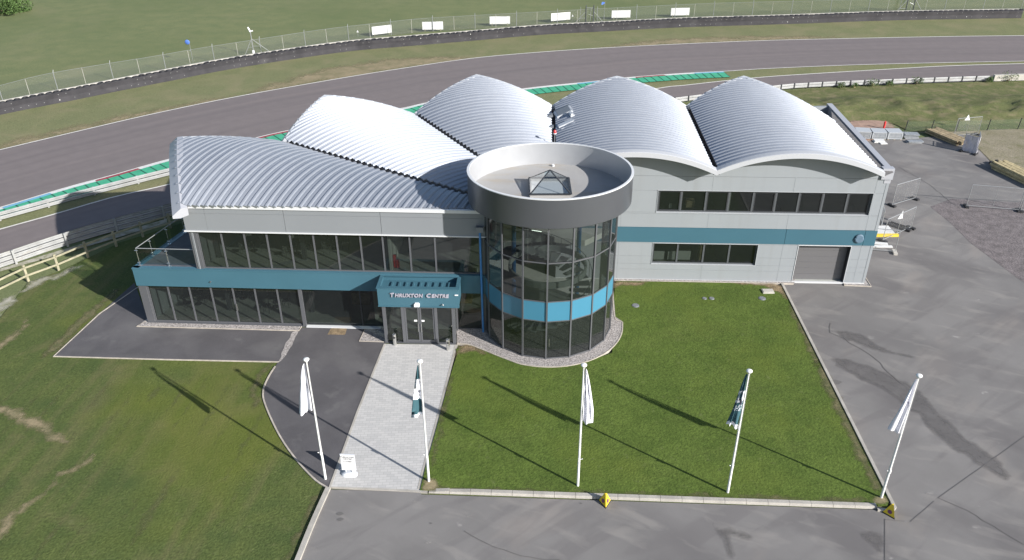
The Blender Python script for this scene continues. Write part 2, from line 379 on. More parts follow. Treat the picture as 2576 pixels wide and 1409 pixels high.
# dry worn grass beside the far edge of the track
def patch(name, poly, z, m, n=5): return sheet(name, curve(poly+[poly[0]], n)[:-1], z, m)
m_drygrass = mat('dry verge grass', (.30, .24, .145), .95, col2=(.19, .17, .088), vscale=.8, fine=.15, fscale=10)
def worn(name, pts, m, z, wob=.35, lim=.5, seed=0, n=5, fade=0.):
    """patch with a ragged outline; with fade, UV.y runs 0..1 from the rim over that many metres"""
    P = curve([Vector(p) for p in pts]+[Vector(pts[0])], n)[:-1]
    per = sum((b_-a_).length for a_, b_ in zip(P, P[1:]+P[:1])); P = resample(P+[P[0]], min(wob*.8, per/14))
    Q = [p+Vector((noise.noise((p.x*1.7, p.y*1.7, seed)), noise.noise((p.y*1.7, p.x*1.7, seed+9))))*wob for p in P[:-1]]
    if not fade: return sheet(name, Q, z, m)
    area = sum(a.x*b_.y-b_.x*a.y for a, b_ in zip(Q, Q[1:]+Q[:1])); k = len(Q); sg = 1 if area > 0 else -1
    xs = [q.x for q in Q]; ys = [q.y for q in Q]; x0, x1, y0, y1 = min(xs)-fade*.4, max(xs)+fade*.4, min(ys)-fade*.4, max(ys)+fade*.4
    st = max(.12, min(fade*.45, .6)); nx, ny = int((x1-x0)/st)+2, int((y1-y0)/st)+2; vs = []; uv = []
    def dist(p):
        ins = False; d = 1e9
        for i in range(k):
            a, b_ = Q[i], Q[(i+1) % k]
            if (a.y > p.y) != (b_.y > p.y) and p.x < (b_.x-a.x)*(p.y-a.y)/(b_.y-a.y)+a.x: ins = not ins
            e = b_-a; t = max(0, min(1, (p-a).dot(e)/max(1e-9, e.dot(e)))); d = min(d, (p-a-e*t).length)
        return d if ins else -d
    for j in range(ny+1):
        for i in range(nx+1):
            p = Vector((x0+i*st, y0+j*st)); vs.append((*p, z)); uv.append(max(0, min(1, .5*dist(p)/fade+(.42 if m.name == 'dry verge grass' else .35))))
    fs = [(j*(nx+1)+i, j*(nx+1)+i+1, (j+1)*(nx+1)+i+1, (j+1)*(nx+1)+i) for j in range(ny) for i in range(nx)]
    fs = [f for f in fs if max(uv[q] for q in f) > .02]
    me = bpy.data.meshes.new(name); me.from_pydata(vs, [], fs); me.materials.append(faded(m)); ul = me.uv_layers.new(name='UVMap')
    for lp in me.loops: ul.data[lp.index].uv = (.5, uv[lp.vertex_index])
    o = bpy.data.objects.new(name, me); C.objects.link(o); o['kind'] = 'structure'; return o
def faded(m):
    """copy of a ground material whose cover thins out raggedly towards the rim of its patch"""
    nm = m.name+' thinning'
    if nm in MATS: return MATS[nm]
    q = m.copy(); q.name = nm; MATS[nm] = q; n, l = q.node_tree.nodes, q.node_tree.links; b = n['Principled BSDF']
    tc = n.new('ShaderNodeTexCoord'); sp = n.new('ShaderNodeSeparateXYZ'); l.new(tc.outputs['UV'], sp.inputs[0])
    no = n.new('ShaderNodeTexNoise'); no.inputs['Scale'].default_value = 2.6; no.inputs['Detail'].default_value = 8; no.inputs['Roughness'].default_value = .7; l.new(tc.outputs['Object'], no.inputs['Vector'])
    ad = n.new('ShaderNodeMath'); ad.operation = 'ADD'; l.new(sp.outputs[1], ad.inputs[0]); l.new(no.outputs['Fac'], ad.inputs[1])
    mr = n.new('ShaderNodeMapRange'); soft = m.name in ('damp asphalt', 'turf seam', 'lime mark'); mr.inputs[1].default_value = .75 if soft else .82; mr.inputs[2].default_value = 1.55 if soft else 1.25; mr.inputs[3].default_value = 0; mr.inputs[4].default_value = .85; l.new(ad.outputs[0], mr.inputs[0])
    l.new(mr.outputs[0], b.inputs['Alpha']); return q
for k, pp in enumerate([[(610, 243), (859, 199), (1025, 172), (1180, 150), (1150, 141), (1000, 146), (830, 170), (700, 205)],
                        [(1500, 122), (1700, 113), (1930, 104), (2120, 98), (2060, 90), (1850, 91), (1640, 100)], [(0, 379), (200, 332), (420, 283), (600, 244), (560, 243), (400, 272), (180, 318), (0, 360)]]):
    worn('worn_verge', [a2(*p) for p in pp], m_drygrass, -.02, wob=.9, seed=k, fade=1.4)
# white dashed kerb, green run-off strip
KS = 0
def seg_between(P, xa, xb): return [p for p in P if xa <= p.x <= xb]
kend = a2(1832, 182); kb = [p for p in resample(curve([a2(*p) for p in near]), .8) if p.x < kend.x and p.x > -75]
k1, k2, k3 = offs(kb, -.16), offs(kb, -.58), offs(kb, -2.25)
b = MB()
for i in range(len(kb)-1):
    if (kb[i].x < -15) or (kb[i].x > 5): b.m = [0, 1, 0, 2][(i//4) % 4]
    else: b.m = 0
    b.add([(*k1[i], .012), (*k1[i+1], .012), (*k2[i+1], .05), (*k2[i], .05)], [(0, 1, 2, 3)])
o = b.build('track_kerb', [m_kw, m_kr, m_kb]); o['kind'] = 'structure'
b = MB()
for i in range(len(kb)-1):
    a, c, d, e = k2[i], k2[i+1], k3[i+1], k3[i]
    for f0, f1, mm, z in ((0, .86, 0, .05), (.86, 1, 1, .03)):
        b.m = mm; p = a+(c-a)*f0; q = a+(c-a)*f1; r_ = e+(d-e)*f1; s_ = e+(d-e)*f0
        b.add([(*p, z), (*q, z), (*r_, z), (*s_, z)], [(0, 1, 2, 3)])
o = b.build('green_runoff_strip', [m_kg, m_kgd]); o['kind'] = 'structure'

# --- pit lane
pf = [(-420, 692), (-180, 627), (0, 576.3), (133, 539.6), (283, 496), (400, 469.6), (641, 412), (1000, 335), (1300, 283), (1652, 222.7), (1717, 215), (1894, 196), (2050, 185), (2217, 175), (2384, 165.7), (2576, 160), (2800, 155), (3100, 150)]
pn = [(-420, 800), (-180, 726), (0, 668), (140, 622), (270, 586), (420, 545), (641, 480), (1000, 390), (1300, 325), (1652, 260), (1760, 247), (1994, 222), (2270, 211), (2411, 206), (2517, 202), (2576, 200), (2800, 195), (3100, 190)]
pfP = even(curve([a2(*p) for p in pf]), NS); pnP = even(curve([a2(*p) for p in pn]), NS)
ribbon('infield_verge', nearP, pfP, -.04, g_verge)
ribbon('pit_lane', pnP, pfP, -.01, m_track)
ribbon('pit_lane_line', offs(pfP, -.1), offs(pfP, .06), .006, m_white)

# --- near ground left: lawn, dry edge under the rail fence
lawnL = [a2(-500, 860), a2(-100, 816), a2(0, 800), a2(72, 708), a2(148, 682), a2(222, 648), a2(300, 610), a2(460, 560), a2(640, 490), a2(900, 420), a2(1300, 340), a2(1500, 360), a2(1500, 600), a2(1200, 800), a2(830, 1226), a2(740, 1440), a2(500, 2600), a2(-3000, 2600)]
sheet('left_lawn', lawnL, -.012, g_left)
for k, pp in enumerate([[(0, 800), (72, 712), (148, 685), (200, 664), (222, 660), (210, 672), (150, 697), (80, 727), (40, 742), (0, 757), (-60, 775), (-60, 765)],
                        [(60, 1040), (130, 1068), (178, 1120), (120, 1100), (40, 1058), (-30, 1030), (-30, 1010)],
                        [(235, 1148), (236, 1160), (190, 1185), (140, 1215), (60, 1290), (-20, 1370), (-30, 1350), (40, 1290), (110, 1225), (180, 1175)],
                        [(0, 862), (40, 830), (76, 800), (60, 825)  , (20, 868), (0, 885)]]):
    worn('bare_soil', [a2(*p) for p in pp], m_chalk if k == 0 else m_drygrass, .006, wob=.35 if k else .5, seed=k*3, fade=.35)
m_seam = mat('turf seam', (.135, .125, .06), .95, col2=(.095, .112, .036), vscale=2.5, fine=.25, fscale=9)
sd = (a2(236, 999)-a2(170, 1076)).normalized(); sn = Vector((-sd.y, sd.x)); rs = random.Random(5)
kept = []
for k in range(90):
    c = a2(rs.uniform(-20, 640), rs.uniform(930, 1390)); L = rs.uniform(.6, 2.6); wd = rs.uniform(.03, .09)*(1 if k % 6 else 2)
    if c.x > a2(640, c.y*0+1000).x+1.5: continue
    if len(kept) > 30 or any(abs((c-c2).dot(sn)) < .75 and abs((c-c2).dot(sd)) < L+L2+.6 for c2, L2 in kept): continue
    kept.append((c, L))
    worn('turf_seam', [c-sd*L, c-sd*L*.3+sn*wd, c+sd*L*.5+sn*wd*.8, c+sd*L, c+sd*L*.3-sn*wd, c-sd*L*.6-sn*wd], m_seam, -.006, wob=.10, seed=k, fade=.3)
ribbon('chalk_edge', even(curve([a2(0, 683), a2(150, 640), a2(280, 602), a2(420, 560)]), 30), even(curve([a2(0, 676), a2(150, 630), a2(280, 592), a2(420, 550)]), 30), .0, m_chalk)

# --- the yard
yard = [a2(820, 1231), a2(1057, 1238), a2(1060, 1244), a2(2251, 1284), a2(1965, 716), a2(1990, 690), a2(2000, 600), a2(2050, 320), a2(2100, 318), a2(2140, 352), a2(2185, 352), a2(2250, 352), a2(2330, 345), a2(2420, 338), a2(2466, 380), a2(2500, 415), a2(2600, 480), a2(2900, 640), a2(3500, 900), a2(3500, 2600), a2(500, 2600), a2(745, 1415)]
sheet('yard', yard, .0, m_yard)
sheet('rough_ground', [a2(2390, 560), a2(2340, 520), a2(2395, 500), a2(2480, 505), a2(2600, 512), a2(3300, 640), a2(3300, 1100), a2(2600, 726), a2(2560, 700), a2(2500, 655), a2(2440, 610)], .006, m_rough)
sheet('dry_bank_ground', [a2(2466, 378), a2(2500, 413), a2(2600, 478), a2(2900, 640), a2(3400, 700), a2(3400, 300), a2(2576, 318), a2(2440, 330), a2(2300, 334), a2(2420, 339)], .004, g_dry)
# rough grass bank behind the yard, with lumps
b = MB(); bank0 = even(curve([a2(1700, 262), a2(1994, 226), a2(2270, 213), a2(2517, 205), a2(2750, 199), a2(3100, 190)]), 110)
bank1 = even(curve([a2(1700, 420), a2(1994, 330), a2(2110, 306), a2(2235, 308), a2(2300, 330), a2(2440, 329), a2(2750, 322), a2(3100, 315)]), 110)
nr = 34
for i in range(110):
    for j in range(nr+1):
        t = j/nr; p = bank1[i]+(bank0[i]-bank1[i])*t
        env = math.sin(min(1, t*1.4)*math.pi)**1 if t < .7143 else 0; env = max(0, env)
        lump = noise.noise((p.x*.55, p.y*.55, 2))*.30+noise.noise((p.x*1.6, p.y*1.6, 5))*.16
        z = -.03+env*(.45+lump)*(1 if p.x > 24 else .3)
        b.v.append(Vector((p.x, p.y, max(z, -.03))))
for i in range(109):
    for j in range(nr):
        b.f.append((i*(nr+1)+j, (i+1)*(nr+1)+j, (i+1)*(nr+1)+j+1, i*(nr+1)+j+1)); b.mi.append(0)
o = b.build('grass_bank', g_bank, smooth=True); o['kind'] = 'structure'
worn('pink_grit_patch', [a2(2112, 340), a2(2118, 310), a2(2170, 300), a2(2225, 301), a2(2252, 318), a2(2270, 340), a2(2200, 356), a2(2130, 356)], m_pink, .01, seed=3, fade=.5)

# yard stains, joints, cracks
worn('damp_stain', [a2(*p) for p in [(2100, 830), (2160, 838), (2210, 868), (2262, 890), (2300, 897), (2297, 902), (2250, 893), (2190, 880), (2150, 862), (2110, 850)]], m_stain, .006, wob=.2, seed=1, fade=.22)
worn('damp_stain', [a2(*p) for p in [(2080, 900), (2140, 905), (2200, 925), (2260, 952), (2310, 980), (2350, 1030), (2395, 1066), (2430, 1100), (2500, 1150), (2544, 1205), (2520, 1210), (2460, 1172), (2410, 1140), (2360, 1100), (2320, 1060), (2250, 1000), (2190, 965), (2130, 935)]], m_stain, .006, wob=.28, seed=2, fade=.22)
worn('damp_stain', [a2(*p) for p in [(1790, 1318), (1850, 1330), (1890, 1352), (1870, 1358), (1840, 1350), (1850, 1400), (1830, 1395), (1810, 1350)]], m_stain, .006, wob=.2, seed=4, fade=.22)
worn('damp_stain', [a2(*p) for p in [(2165, 1335), (2200, 1340), (2222, 1350), (2222, 1385), (2190, 1375), (2172, 1360)]], m_stain, .006, wob=.2, seed=6, fade=.22)
def crack(pts, wd=.035, m=m_line, z=.012, wob=.08, seed=0):
    P = resample(curve([a2(*p) for p in pts]), .35); P = [p+Vector((noise.noise((p.x*2, p.y*2, seed)), noise.noise((p.y*2, p.x*2, seed+3))))*wob for p in P]
    ribbon('asphalt_crack', offs(P, -wd/2), offs(P, wd/2), z, m)
crack([(1170, 1336), (1235, 1372), (1290, 1392), (1345, 1405), (1420, 1409)], .04, seed=1)
crack([(2226, 1306), (2226, 1409), (2226, 1500)], .03, wob=0)
crack([(2228, 1307), (2260, 1311), (2290, 1313)], .03, wob=.02, seed=5); crack([(2290, 1313), (2360, 1253)], .03, wob=.01); crack([(2360, 1253), (2480, 1168), (2620, 1068)], .03, wob=.01)
crack([(2360, 1253), (2460, 1300), (2590, 1380)], .03, wob=.15, seed=8)
crack([(2260, 420), (2330, 460), (2400, 515), (2470, 560)], .03, wob=.1, seed=4); crack([(2080, 810), (2100, 840), (2170, 880), (2260, 960), (2310, 1010)], .045, wob=.3, seed=6)
for k, (x, y, r) in enumerate([(855, 1293, .1), (857, 1306, .09), (1461, 1267, .04), (1085, 1316, .04), (2103, 962, .2)]):
    c = a2(x, y); worn('oil_spot', [c+Vector((r*1.6, 0)), c+Vector((0, r)), c-Vector((r*1.6, 0)), c-Vector((0, r))], m_line, .012, wob=.05, seed=k)
m_lime = mat('lime mark', (.42, .40, .37), .9, var=.2, vscale=8)
for k, (x, y, r) in enumerate([(1075, 1366, .09), (1176, 1302, .07), (1240, 1370, .09), (1212, 1370, .06), (1174, 1345, .03), (1999, 758, .12), (2260, 1418, .08), (1043, 1260, .06), (2340, 1240, .12), (2160, 770, .05), (1270, 1360, .05), (2435, 1420, .05), (1400, 1290, .03), (620, 860, .05), (590, 870, .03), (684, 859, .06), (751, 864, .03), (265, 827, .03), (370, 895, .08), (395, 900, .07), (300, 890, .05), (320, 893, .06)]):
    c = a2(x, y); worn('lime_mark', [c+Vector((r*1.5, 0)), c+Vector((0, r*.7)), c-Vector((r*1.5, 0)), c-Vector((0, r*.7))], m_lime, .02, wob=.1, seed=k, fade=.12)

# --- right lawn with kerb
lr = [a2(1147, 880), a2(1150, 895), a2(1140, 925), a2(1130, 960), a2(1098, 1080), a2(1070, 1180), a2(1057, 1235), a2(1300, 1240), a2(1700, 1254), a2(2100, 1268), a2(2232, 1273), a2(2236, 1262), a2(2140, 1060), a2(2040, 860), a2(1975, 728), a2(1940, 722), a2(1870, 714), a2(1550, 708), a2(1542, 760), a2(1540, 860), a2(1540, 890), a2(1490, 906), a2(1400, 912), a2(1300, 912), a2(1220, 880), a2(1180, 868)]
sheet('right_lawn', lr, .055, g_lawn, skirt=.07)
worn('bare_soil', [a2(*p) for p in [(1150, 872), (1180, 864), (1232, 888), (1250, 900), (1225, 896), (1190, 890), (1160, 893), (1146, 905)]], m_soil, .066, wob=.25, seed=11, fade=.3)
worn('bare_soil', [a2(*p) for p in [(1545, 708), (1600, 711), (1640, 712), (1600, 722), (1560, 722), (1544, 730)]], m_soil, .066, wob=.25, seed=12, fade=.3)
worn('bare_soil', [a2(*p) for p in [(1840, 712), (1960, 716), (1972, 725), (1990, 765), (1975, 752), (1940, 735), (1910, 722), (1860, 718)]], m_soil, .066, wob=.25, seed=13, fade=.3)
worn('bare_soil', [a2(*p) for p in [(1062, 1226), (1072, 1205), (1100, 1215), (1095, 1236), (1065, 1236)]], m_drygrass, .066, wob=.1, seed=14, fade=.2)
worn('bare_soil', [a2(*p) for p in [(2190, 1262), (2205, 1250), (2222, 1252), (2236, 1268), (2200, 1270)]], m_drygrass, .066, wob=.1, seed=15, fade=.2)
m_edgeg = mat('worn lawn edge', (.15, .13, .065), .95, col2=(.09, .10, .035), vscale=3, fine=.25, fscale=9)
for k, pp in enumerate([[(1084, 1238), (1180, 1241), (1300, 1243), (1420, 1247), (1420, 1236), (1300, 1231), (1180, 1229), (1084, 1224)], [(1430, 1247), (1600, 1252), (1800, 1258), (1800, 1246), (1600, 1241), (1430, 1236)], [(1810, 1259), (2000, 1264), (2180, 1270), (2180, 1256), (2000, 1251), (1810, 1247)],
                        [(2225, 1235), (2150, 1080), (2080, 930), (2050, 930), (2120, 1080), (2195, 1235)], [(2070, 915), (2000, 775), (1985, 780), (2045, 915)], [(1080, 1180), (1100, 1080), (1128, 960), (1142, 962), (1114, 1085), (1092, 1180)]]):
    worn('worn_lawn_edge', [a2(*p) for p in pp], m_edgeg, .062, wob=.2, seed=40+k, fade=.3)
for k, pp in enumerate([[(655, 1020), (650, 985), (662, 950), (690, 912), (672, 912), (640, 950), (628, 990), (636, 1030)], [(812, 1245), (770, 1330), (740, 1400), (712, 1400), (745, 1330), (792, 1240)], [(125, 900), (240, 790), (300, 735), (285, 728), (215, 785), (100, 892)]]):
    worn('worn_lawn_edge', [a2(*p) for p in pp], m_edgeg, .003, wob=.25, seed=50+k, fade=.3)
# kerb stones along the front of the lawn (one kerb, stones shown by joints)
ka, kb_ = a2(1078, 1241), a2(2206, 1281); d = (kb_-ka); n_k = 21; u = d.normalized(); nrm = Vector((-u.y, u.x)); b = MB()
for i in range(n_k):
    p, q = ka+d*(i/n_k)+u*.006, ka+d*((i+1)/n_k)-u*.006
    h0 = .035+.075*min(1, i/2)
    b.add([(*(p), 0), (*(q), 0), (*(q+nrm*.05), .11), (*(p+nrm*.05), h0), (*(q+nrm*.22), .112), (*(p+nrm*.22), h0+.002), (*(q+nrm*.22), 0), (*(p+nrm*.22), 0)], [(0, 1, 2, 3), (3, 2, 4, 5), (5, 4, 6, 7), (0, 3, 5, 7), (1, 6, 4, 2)])
o = b.build('front_kerb', m_conc); o['kind'] = 'structure'
def edging(name, pts, wd, h, m=m_edge, close=False, straight=False):
    P = [Vector(p[:2]) for p in pts]
    if not straight: P = resample(curve(P), .25)
    b = MB(); strip_wall(b, P, [(-wd/2, -.05), (-wd/2, h), (wd/2, h), (wd/2, -.05)]); o = b.build(name, m); o['kind'] = 'structure'; return o
edging('lawn_edging', [a2(1967, 716), a2(2053, 887), a2(2140, 1060), a2(2250, 1280), a2(2244, 1287), a2(2206, 1284)], .13, .10, m_conc, straight=True)
edging('left_kerb', [a2(826, 1230), a2(790, 1310), a2(750, 1409), a2(690, 1560), a2(600, 1800)], .2, .1, m_conc)
edging('path_edging', [a2(826, 1229), a2(790, 1205), a2(740, 1150), a2(700, 1090), a2(668, 1020), a2(662, 985), a2(675, 950), a2(697, 915)], .07, .035)
# asphalt path to the porch, apron left, block paving
pathL = curve([a2(826, 1229), a2(790, 1205), a2(740, 1150), a2(700, 1090), a2(668, 1020), a2(662, 985), a2(675, 950), a2(697, 915), a2(722, 876), a2(748, 832)])
sheet('asphalt_path', pathL+[a2(752, 824), a2(905, 826), a2(917, 826), a2(905, 858), a2(970, 862), a2(962, 880), a2(900, 1035), a2(830, 1226)], .008, m_apron)
sheet('asphalt_apron', [a2(338, 712), a2(250, 790), a2(135, 897), a2(420, 905), a2(700, 911), a2(722, 876), a2(744, 836), a2(754, 830), a2(752, 815), a2(372, 800)], .008, m_apron)
edging('apron_edging', [a2(395, 690), a2(250, 790), a2(135, 897), a2(420, 905), a2(702, 911)], .06, .03, straight=True)
worn('gravel_joint', [a2(*p) for p in [(752, 832), (738, 836), (722, 860), (703, 905), (709, 908), (728, 880), (744, 850)]], m_gravel, .016, wob=.12, seed=2)
pav = [a2(968, 866), a2(900, 1035), a2(829, 1227), a2(1057, 1237), a2(1070, 1180), a2(1098, 1080), a2(1128, 960), a2(1148, 868)]
sheet('block_paving_path', pav, .02, m_pave)
edging('paving_edging', [a2(968, 866), a2(900, 1035), a2(830, 1226), a2(944, 1231), a2(1076, 1238)], .1, .03, m_conc, straight=True)
edging('paving_edge_right', [a2(1148, 868), a2(1126, 955), a2(1094, 1078), a2(1066, 1178), a2(1053, 1232)], .12, .028, m_conc, straight=True)
# gravel margins round the building
sheet('gravel_margin', [a2(346, 822), a2(373, 800), a2(760, 812), a2(752, 833)], .03, m_gravel)
edging('margin_edging', [a2(373, 806), a2(344, 822), a2(752, 833), a2(762, 817)], .05, .045, straight=True)
sheet('gravel_margin', [a2(904, 859), a2(920, 824), a2(975, 824), a2(971, 861)], .03, m_gravel)
edging('margin_edging', [a2(920, 826), a2(904, 859), a2(970, 861)], .04, .04, straight=True)
TC = Vector((1.86, 36.3)); TR = 3.352
ring = [TC+Vector((math.cos(R(a)), math.sin(R(a))))*4.02 for a in range(236, 366, 5)]
outer = [a2(1150, 866), a2(1180, 870), a2(1213, 882), a2(1250, 897)]+ring[2:]+[a2(1548, 800), a2(1540, 704)]
inner = [a2(1548, 690), TC+Vector((3, 1)), TC+Vector((-2, -1)), a2(1215, 820), a2(1150, 830)]
sheet('gravel_margin', outer+inner, .072, m_gravel)
edging('margin_edging', [a2(1150, 866), a2(1180, 870), a2(1213, 882), a2(1250, 897)]+ring[2:]+[a2(1546, 800), a2(1540, 707)], .05, .09)
sheet('gravel_margin', [a2(1535, 709), a2(1535, 690), a2(2000, 695), a2(1998, 716)], .071, m_gravel)
edging('margin_edging', [a2(1546, 708), a2(1996, 716)], .04, .085, straight=True)
sheet('gravel_margin', [a2(2122, 717), a2(2122, 700), a2(2172, 690), a2(2190, 722)], .03, m_gravel)
edging('margin_edging', [a2(2120, 702), a2(2124, 719), a2(2191, 722), a2(2172, 692)], .05, .06, straight=True)
sheet('doormat_paving', [a2(833, 826), a2(873, 827), a2(868, 843), a2(824, 842)], .016, m_soil)

# ================================================================ CLUBHOUSE
RF = Fr((5.73, 40.89), (20.29, 40.25)); LF = Fr((-19.55, 36.51), (-1.23, 35.55)); PF = Fr((-6.49, 34.5), (-2.93, 34.36))
club = thing('clubhouse', 'grey and teal clubhouse with five ribbed silver barrel roofs and a round glass tower', 'building', (1.86, 36.3, 0))
def cb(): return MB(club.location)
# --- barrel roofs
RB = 9.96
class Barrel:
    def __init__(s, Lr, Rr, Lf, Rf, zv, smin, axis=None, tip=None, cap=None):
        s.Lr, s.Rr, s.Lf, s.Rf, s.zv, s.smin = map(lambda v: Vector(v) if not isinstance(v, float) else v, (Lr, Rr, Lf, Rf, zv, smin))
        ch = (s.Rr-s.Lr); s.l = ch.normalized() if axis is None else Vector((axis[1], -axis[0])).normalized(); s.a = Vector((-s.l.y, s.l.x)); s.O = (s.Lr+s.Rr)/2
        s.c0 = ch.length; s.tip = tip; s.cap = cap
    def wat(s, A, B, sv):
        """lateral position where the line A-B crosses station sv"""
        sa, sb = (A-s.O).dot(s.a), (B-s.O).dot(s.a); wa, wb = (A-s.O).dot(s.l), (B-s.O).dot(s.l)
        return wa+(wb-wa)*(sv-sa)/(sb-sa)
    def chord(s, sv):
        wl = s.wat(s.Lf, s.Lr, min(sv, (s.Lr-s.O).dot(s.a))); wr = s.wat(s.Rf, s.Rr, min(sv, (s.Rr-s.O).dot(s.a))); return wl, wr
    def zz(s, sv, wv):
        wl, wr = s.chord(sv); c = wr-wl; m = (wl+wr)/2
        return s.zv+math.sqrt(max(0, RB*RB-(wv-m)**2))-math.sqrt(RB*RB-(c/2)**2)
    def extent(s, sv):
        wl, wr = s.chord(sv); sL, sR = (s.Lr-s.O).dot(s.a), (s.Rr-s.O).dot(s.a)
        if sv > sL: wl = s.wat(s.Lr, s.tip, sv)
        if sv > sR: wr = s.wat(s.Rr, s.tip, sv)
        return wl, wr
    def W(s, sv, wv, z): q = s.O+s.a*sv+s.l*wv; return Vector((q.x, q.y, z))
    def roof(s, parent, inset=.13, insetL=None, insetR=None, pitch=.40, amp=.05, n=44):
        st = (s.tip-s.O).dot(s.a); b = MB(club.location); sv = s.smin; prof = [(0, -.15), (.03, .4), (.08, .85), (.18, 1.05), (.32, 1.05), (.41, .85), (.45, .45), (.52, -.1), (.66, .12), (.82, .02), (.96, -.02), (1, -.15)]
        iL = inset if insetL is None else insetL; iR = inset if insetR is None else insetR
        while sv < st-.05:
            mid = sv+pitch*.5; wl, wr = s.extent(min(mid, st-.02))
            if mid <= min((s.Lr-s.O).dot(s.a), 99): wl += iL
            if mid <= min((s.Rr-s.O).dot(s.a), 99): wr -= iR
            if wr-wl > .3:
                k0 = len(b.v)
                for f, h in prof:
                    for j in range(n+1):
                        wv = wl+(wr-wl)*j/n; ss = min(sv+f*pitch, st-.01)
                        b.v.append(s.W(ss, wv, s.zz(ss, wv)+h*amp+.02))
                np_ = len(prof)
                for i in range(np_-1):
                    for j in range(n):
                        q = k0+i*(n+1)+j; b.f.append((q, q+1, q+n+2, q+n+1)); b.mi.append(1 if i == 6 else 0)  # one facet per rib takes the painted seam shade
                # rounded rib ends folded down into the gutter
                for j, sg in ((0, -1), (n, 1)):
                    kk = len(b.v)
                    for i, (f, h) in enumerate(prof): v = b.v[k0+i*(n+1)+j]; b.v.append(v.copy()); b.v.append(Vector((v.x, v.y, v.z-.035-h*amp)))
                    for i in range(np_-1): b.f.append((kk+2*i, kk+2*i+2, kk+2*i+3, kk+2*i+1)); b.mi.append(0)
            sv += pitch
        o = b.build('barrel_roof', [m_roof, m_ribshade], parent, smooth=True, angle=50)
        at_ = o.data.attributes.new('rib_axis', 'FLOAT_VECTOR', 'POINT'); at_.data.foreach_set('vector', [s.a.x, s.a.y, 0.]*len(o.data.vertices)); return o
    def prow(s, parent, roofobj, A, B, out=.42, drop=.32, m=m_trim, n=24):
        """sloping verge trim from plan point A to B"""
        b = MB(club.location); d = (B-A).normalized(); nn = Vector((d.y, -d.x))
        if nn.dot((A+B)/2-s.O) < 0: nn = -nn
        prof = [(-.30, -.03), (-.30, .05), (.0, .045), (out, -drop), (out, -drop-.14), (out-.35, -drop-.16), (-.3, -.35)]
        for i in range(n+1):
            p = A+(B-A)*i/n; sv, wv = (p-s.O).dot(s.a), (p-s.O).dot(s.l); z = s.zz(sv, wv)
            for o, dz in prof: b.v.append(Vector((p.x+nn.x*o, p.y+nn.y*o, z+dz)))
        k = len(prof)
        for i in range(n):
            for j in range(k): b.f.append((i*k+j, i*k+(j+1) % k, (i+1)*k+(j+1) % k, (i+1)*k+j)); b.mi.append(0)
        b.f.append(tuple(range(k))); b.mi.append(0); b.f.append(tuple(range(n*k, n*k+k))); b.mi.append(0)
        return b.build('verge_trim', m, roofobj)
pAL = a2(455, 527, 7.05); pAB = a2(712, 357, 7.08); pBC = a2(1043, 287, 7.12); pCD = a2(1391, 265, 7.2); pDE = a2(1727, 267, 7.2)
pER = a2(2100, 305, 7.2); fDE = a2(1803, 432, 7.2); fER = a2(2232, 447, 7.15)
eR = Vector((.0439, .999)); apex = Vector((2.75, 34.9))
fABf = a2(1185, 492, 7.05); fBCf = a2(1200, 393, 7.1)
fCD = pCD+(fDE-pDE); fDE = fDE
tipA = a2(447, 349, 8.12); tipB = a2(816, 238, 8.12); tipC = a2(1199, 190, 8.15); tipD = a2(1552, 193, 8.15); tipE = a2(1871, 193, 8.15)
eav0 = pAL; eav1 = Vector((LF.P(18.5, 0, .1).x, LF.P(18.5, 0, .1).y))
BA = Barrel(pAL, pAB, eav1, fABf, 7.05, -17.6, tip=tipA)
BB = Barrel(pAB, pBC, fABf, fBCf, 7.1, -13.2, tip=tipB)
BC_ = Barrel(pBC, pCD, fBCf, fCD, 7.15, -13.2, tip=tipC)
sD = (fDE-(pCD+pDE)/2).dot(eR)
BD = Barrel(pCD, pDE, fCD, fDE, 7.2, sD, axis=eR, tip=tipD)
BE = Barrel(pDE, pER, fDE, fER, 7.2, (fDE-(pDE+pER)/2).dot(eR), axis=eR, tip=tipE)
rA = BA.roof(club, insetL=.2); rB = BB.roof(club); rC = BC_.roof(club); rD = BD.roof(club); rE = BE.roof(club)
def corner_out(bar, r, Lp, Rp, **k):
    bar.prow(club, r, Lp, bar.tip, **k); bar.prow(club, r, bar.tip, Rp, **k)
BA.prow(club, rA, pAL, tipA, out=.45, drop=.30, m=m_verge); BA.prow(club, rA, tipA, pAB, out=.12, drop=.02)
BB.prow(club, rB, pAB, tipB, out=.35, drop=.28); BB.prow(club, rB, tipB, pBC, out=.12, drop=.02)
for bar, r in ((BC_, rC), (BD, rD), (BE, rE)):
    bar.prow(club, r, bar.Lr, bar.tip, out=.18, drop=.1); bar.prow(club, r, bar.tip, bar.Rr, out=.15, drop=.12)
# front fascias of the two straight barrels
for bar, r in ((BD, rD), (BE, rE)):
    b = cb(); n = 36; wl, wr = bar.chord(bar.smin)
    prof = [(.35, .03), (.35, .10), (.0, .09), (-.05, .07), (-.06, -.19), (.0, -.22), (.9, -.28)]; k = len(prof)
    for i in range(n+1):
        wv = wl+(wr-wl)*i/n; z = bar.zz(bar.smin, wv)
        for o, dz in prof: b.v.append(bar.W(bar.smin+o, wv, z+dz))
    for i in range(n):
        for j in range(k-1): b.f.append((i*k+j, (i+1)*k+j, (i+1)*k+j+1, i*k+j+1)); b.mi.append(0)
    b.build('front_fascia', m_ffas, r)
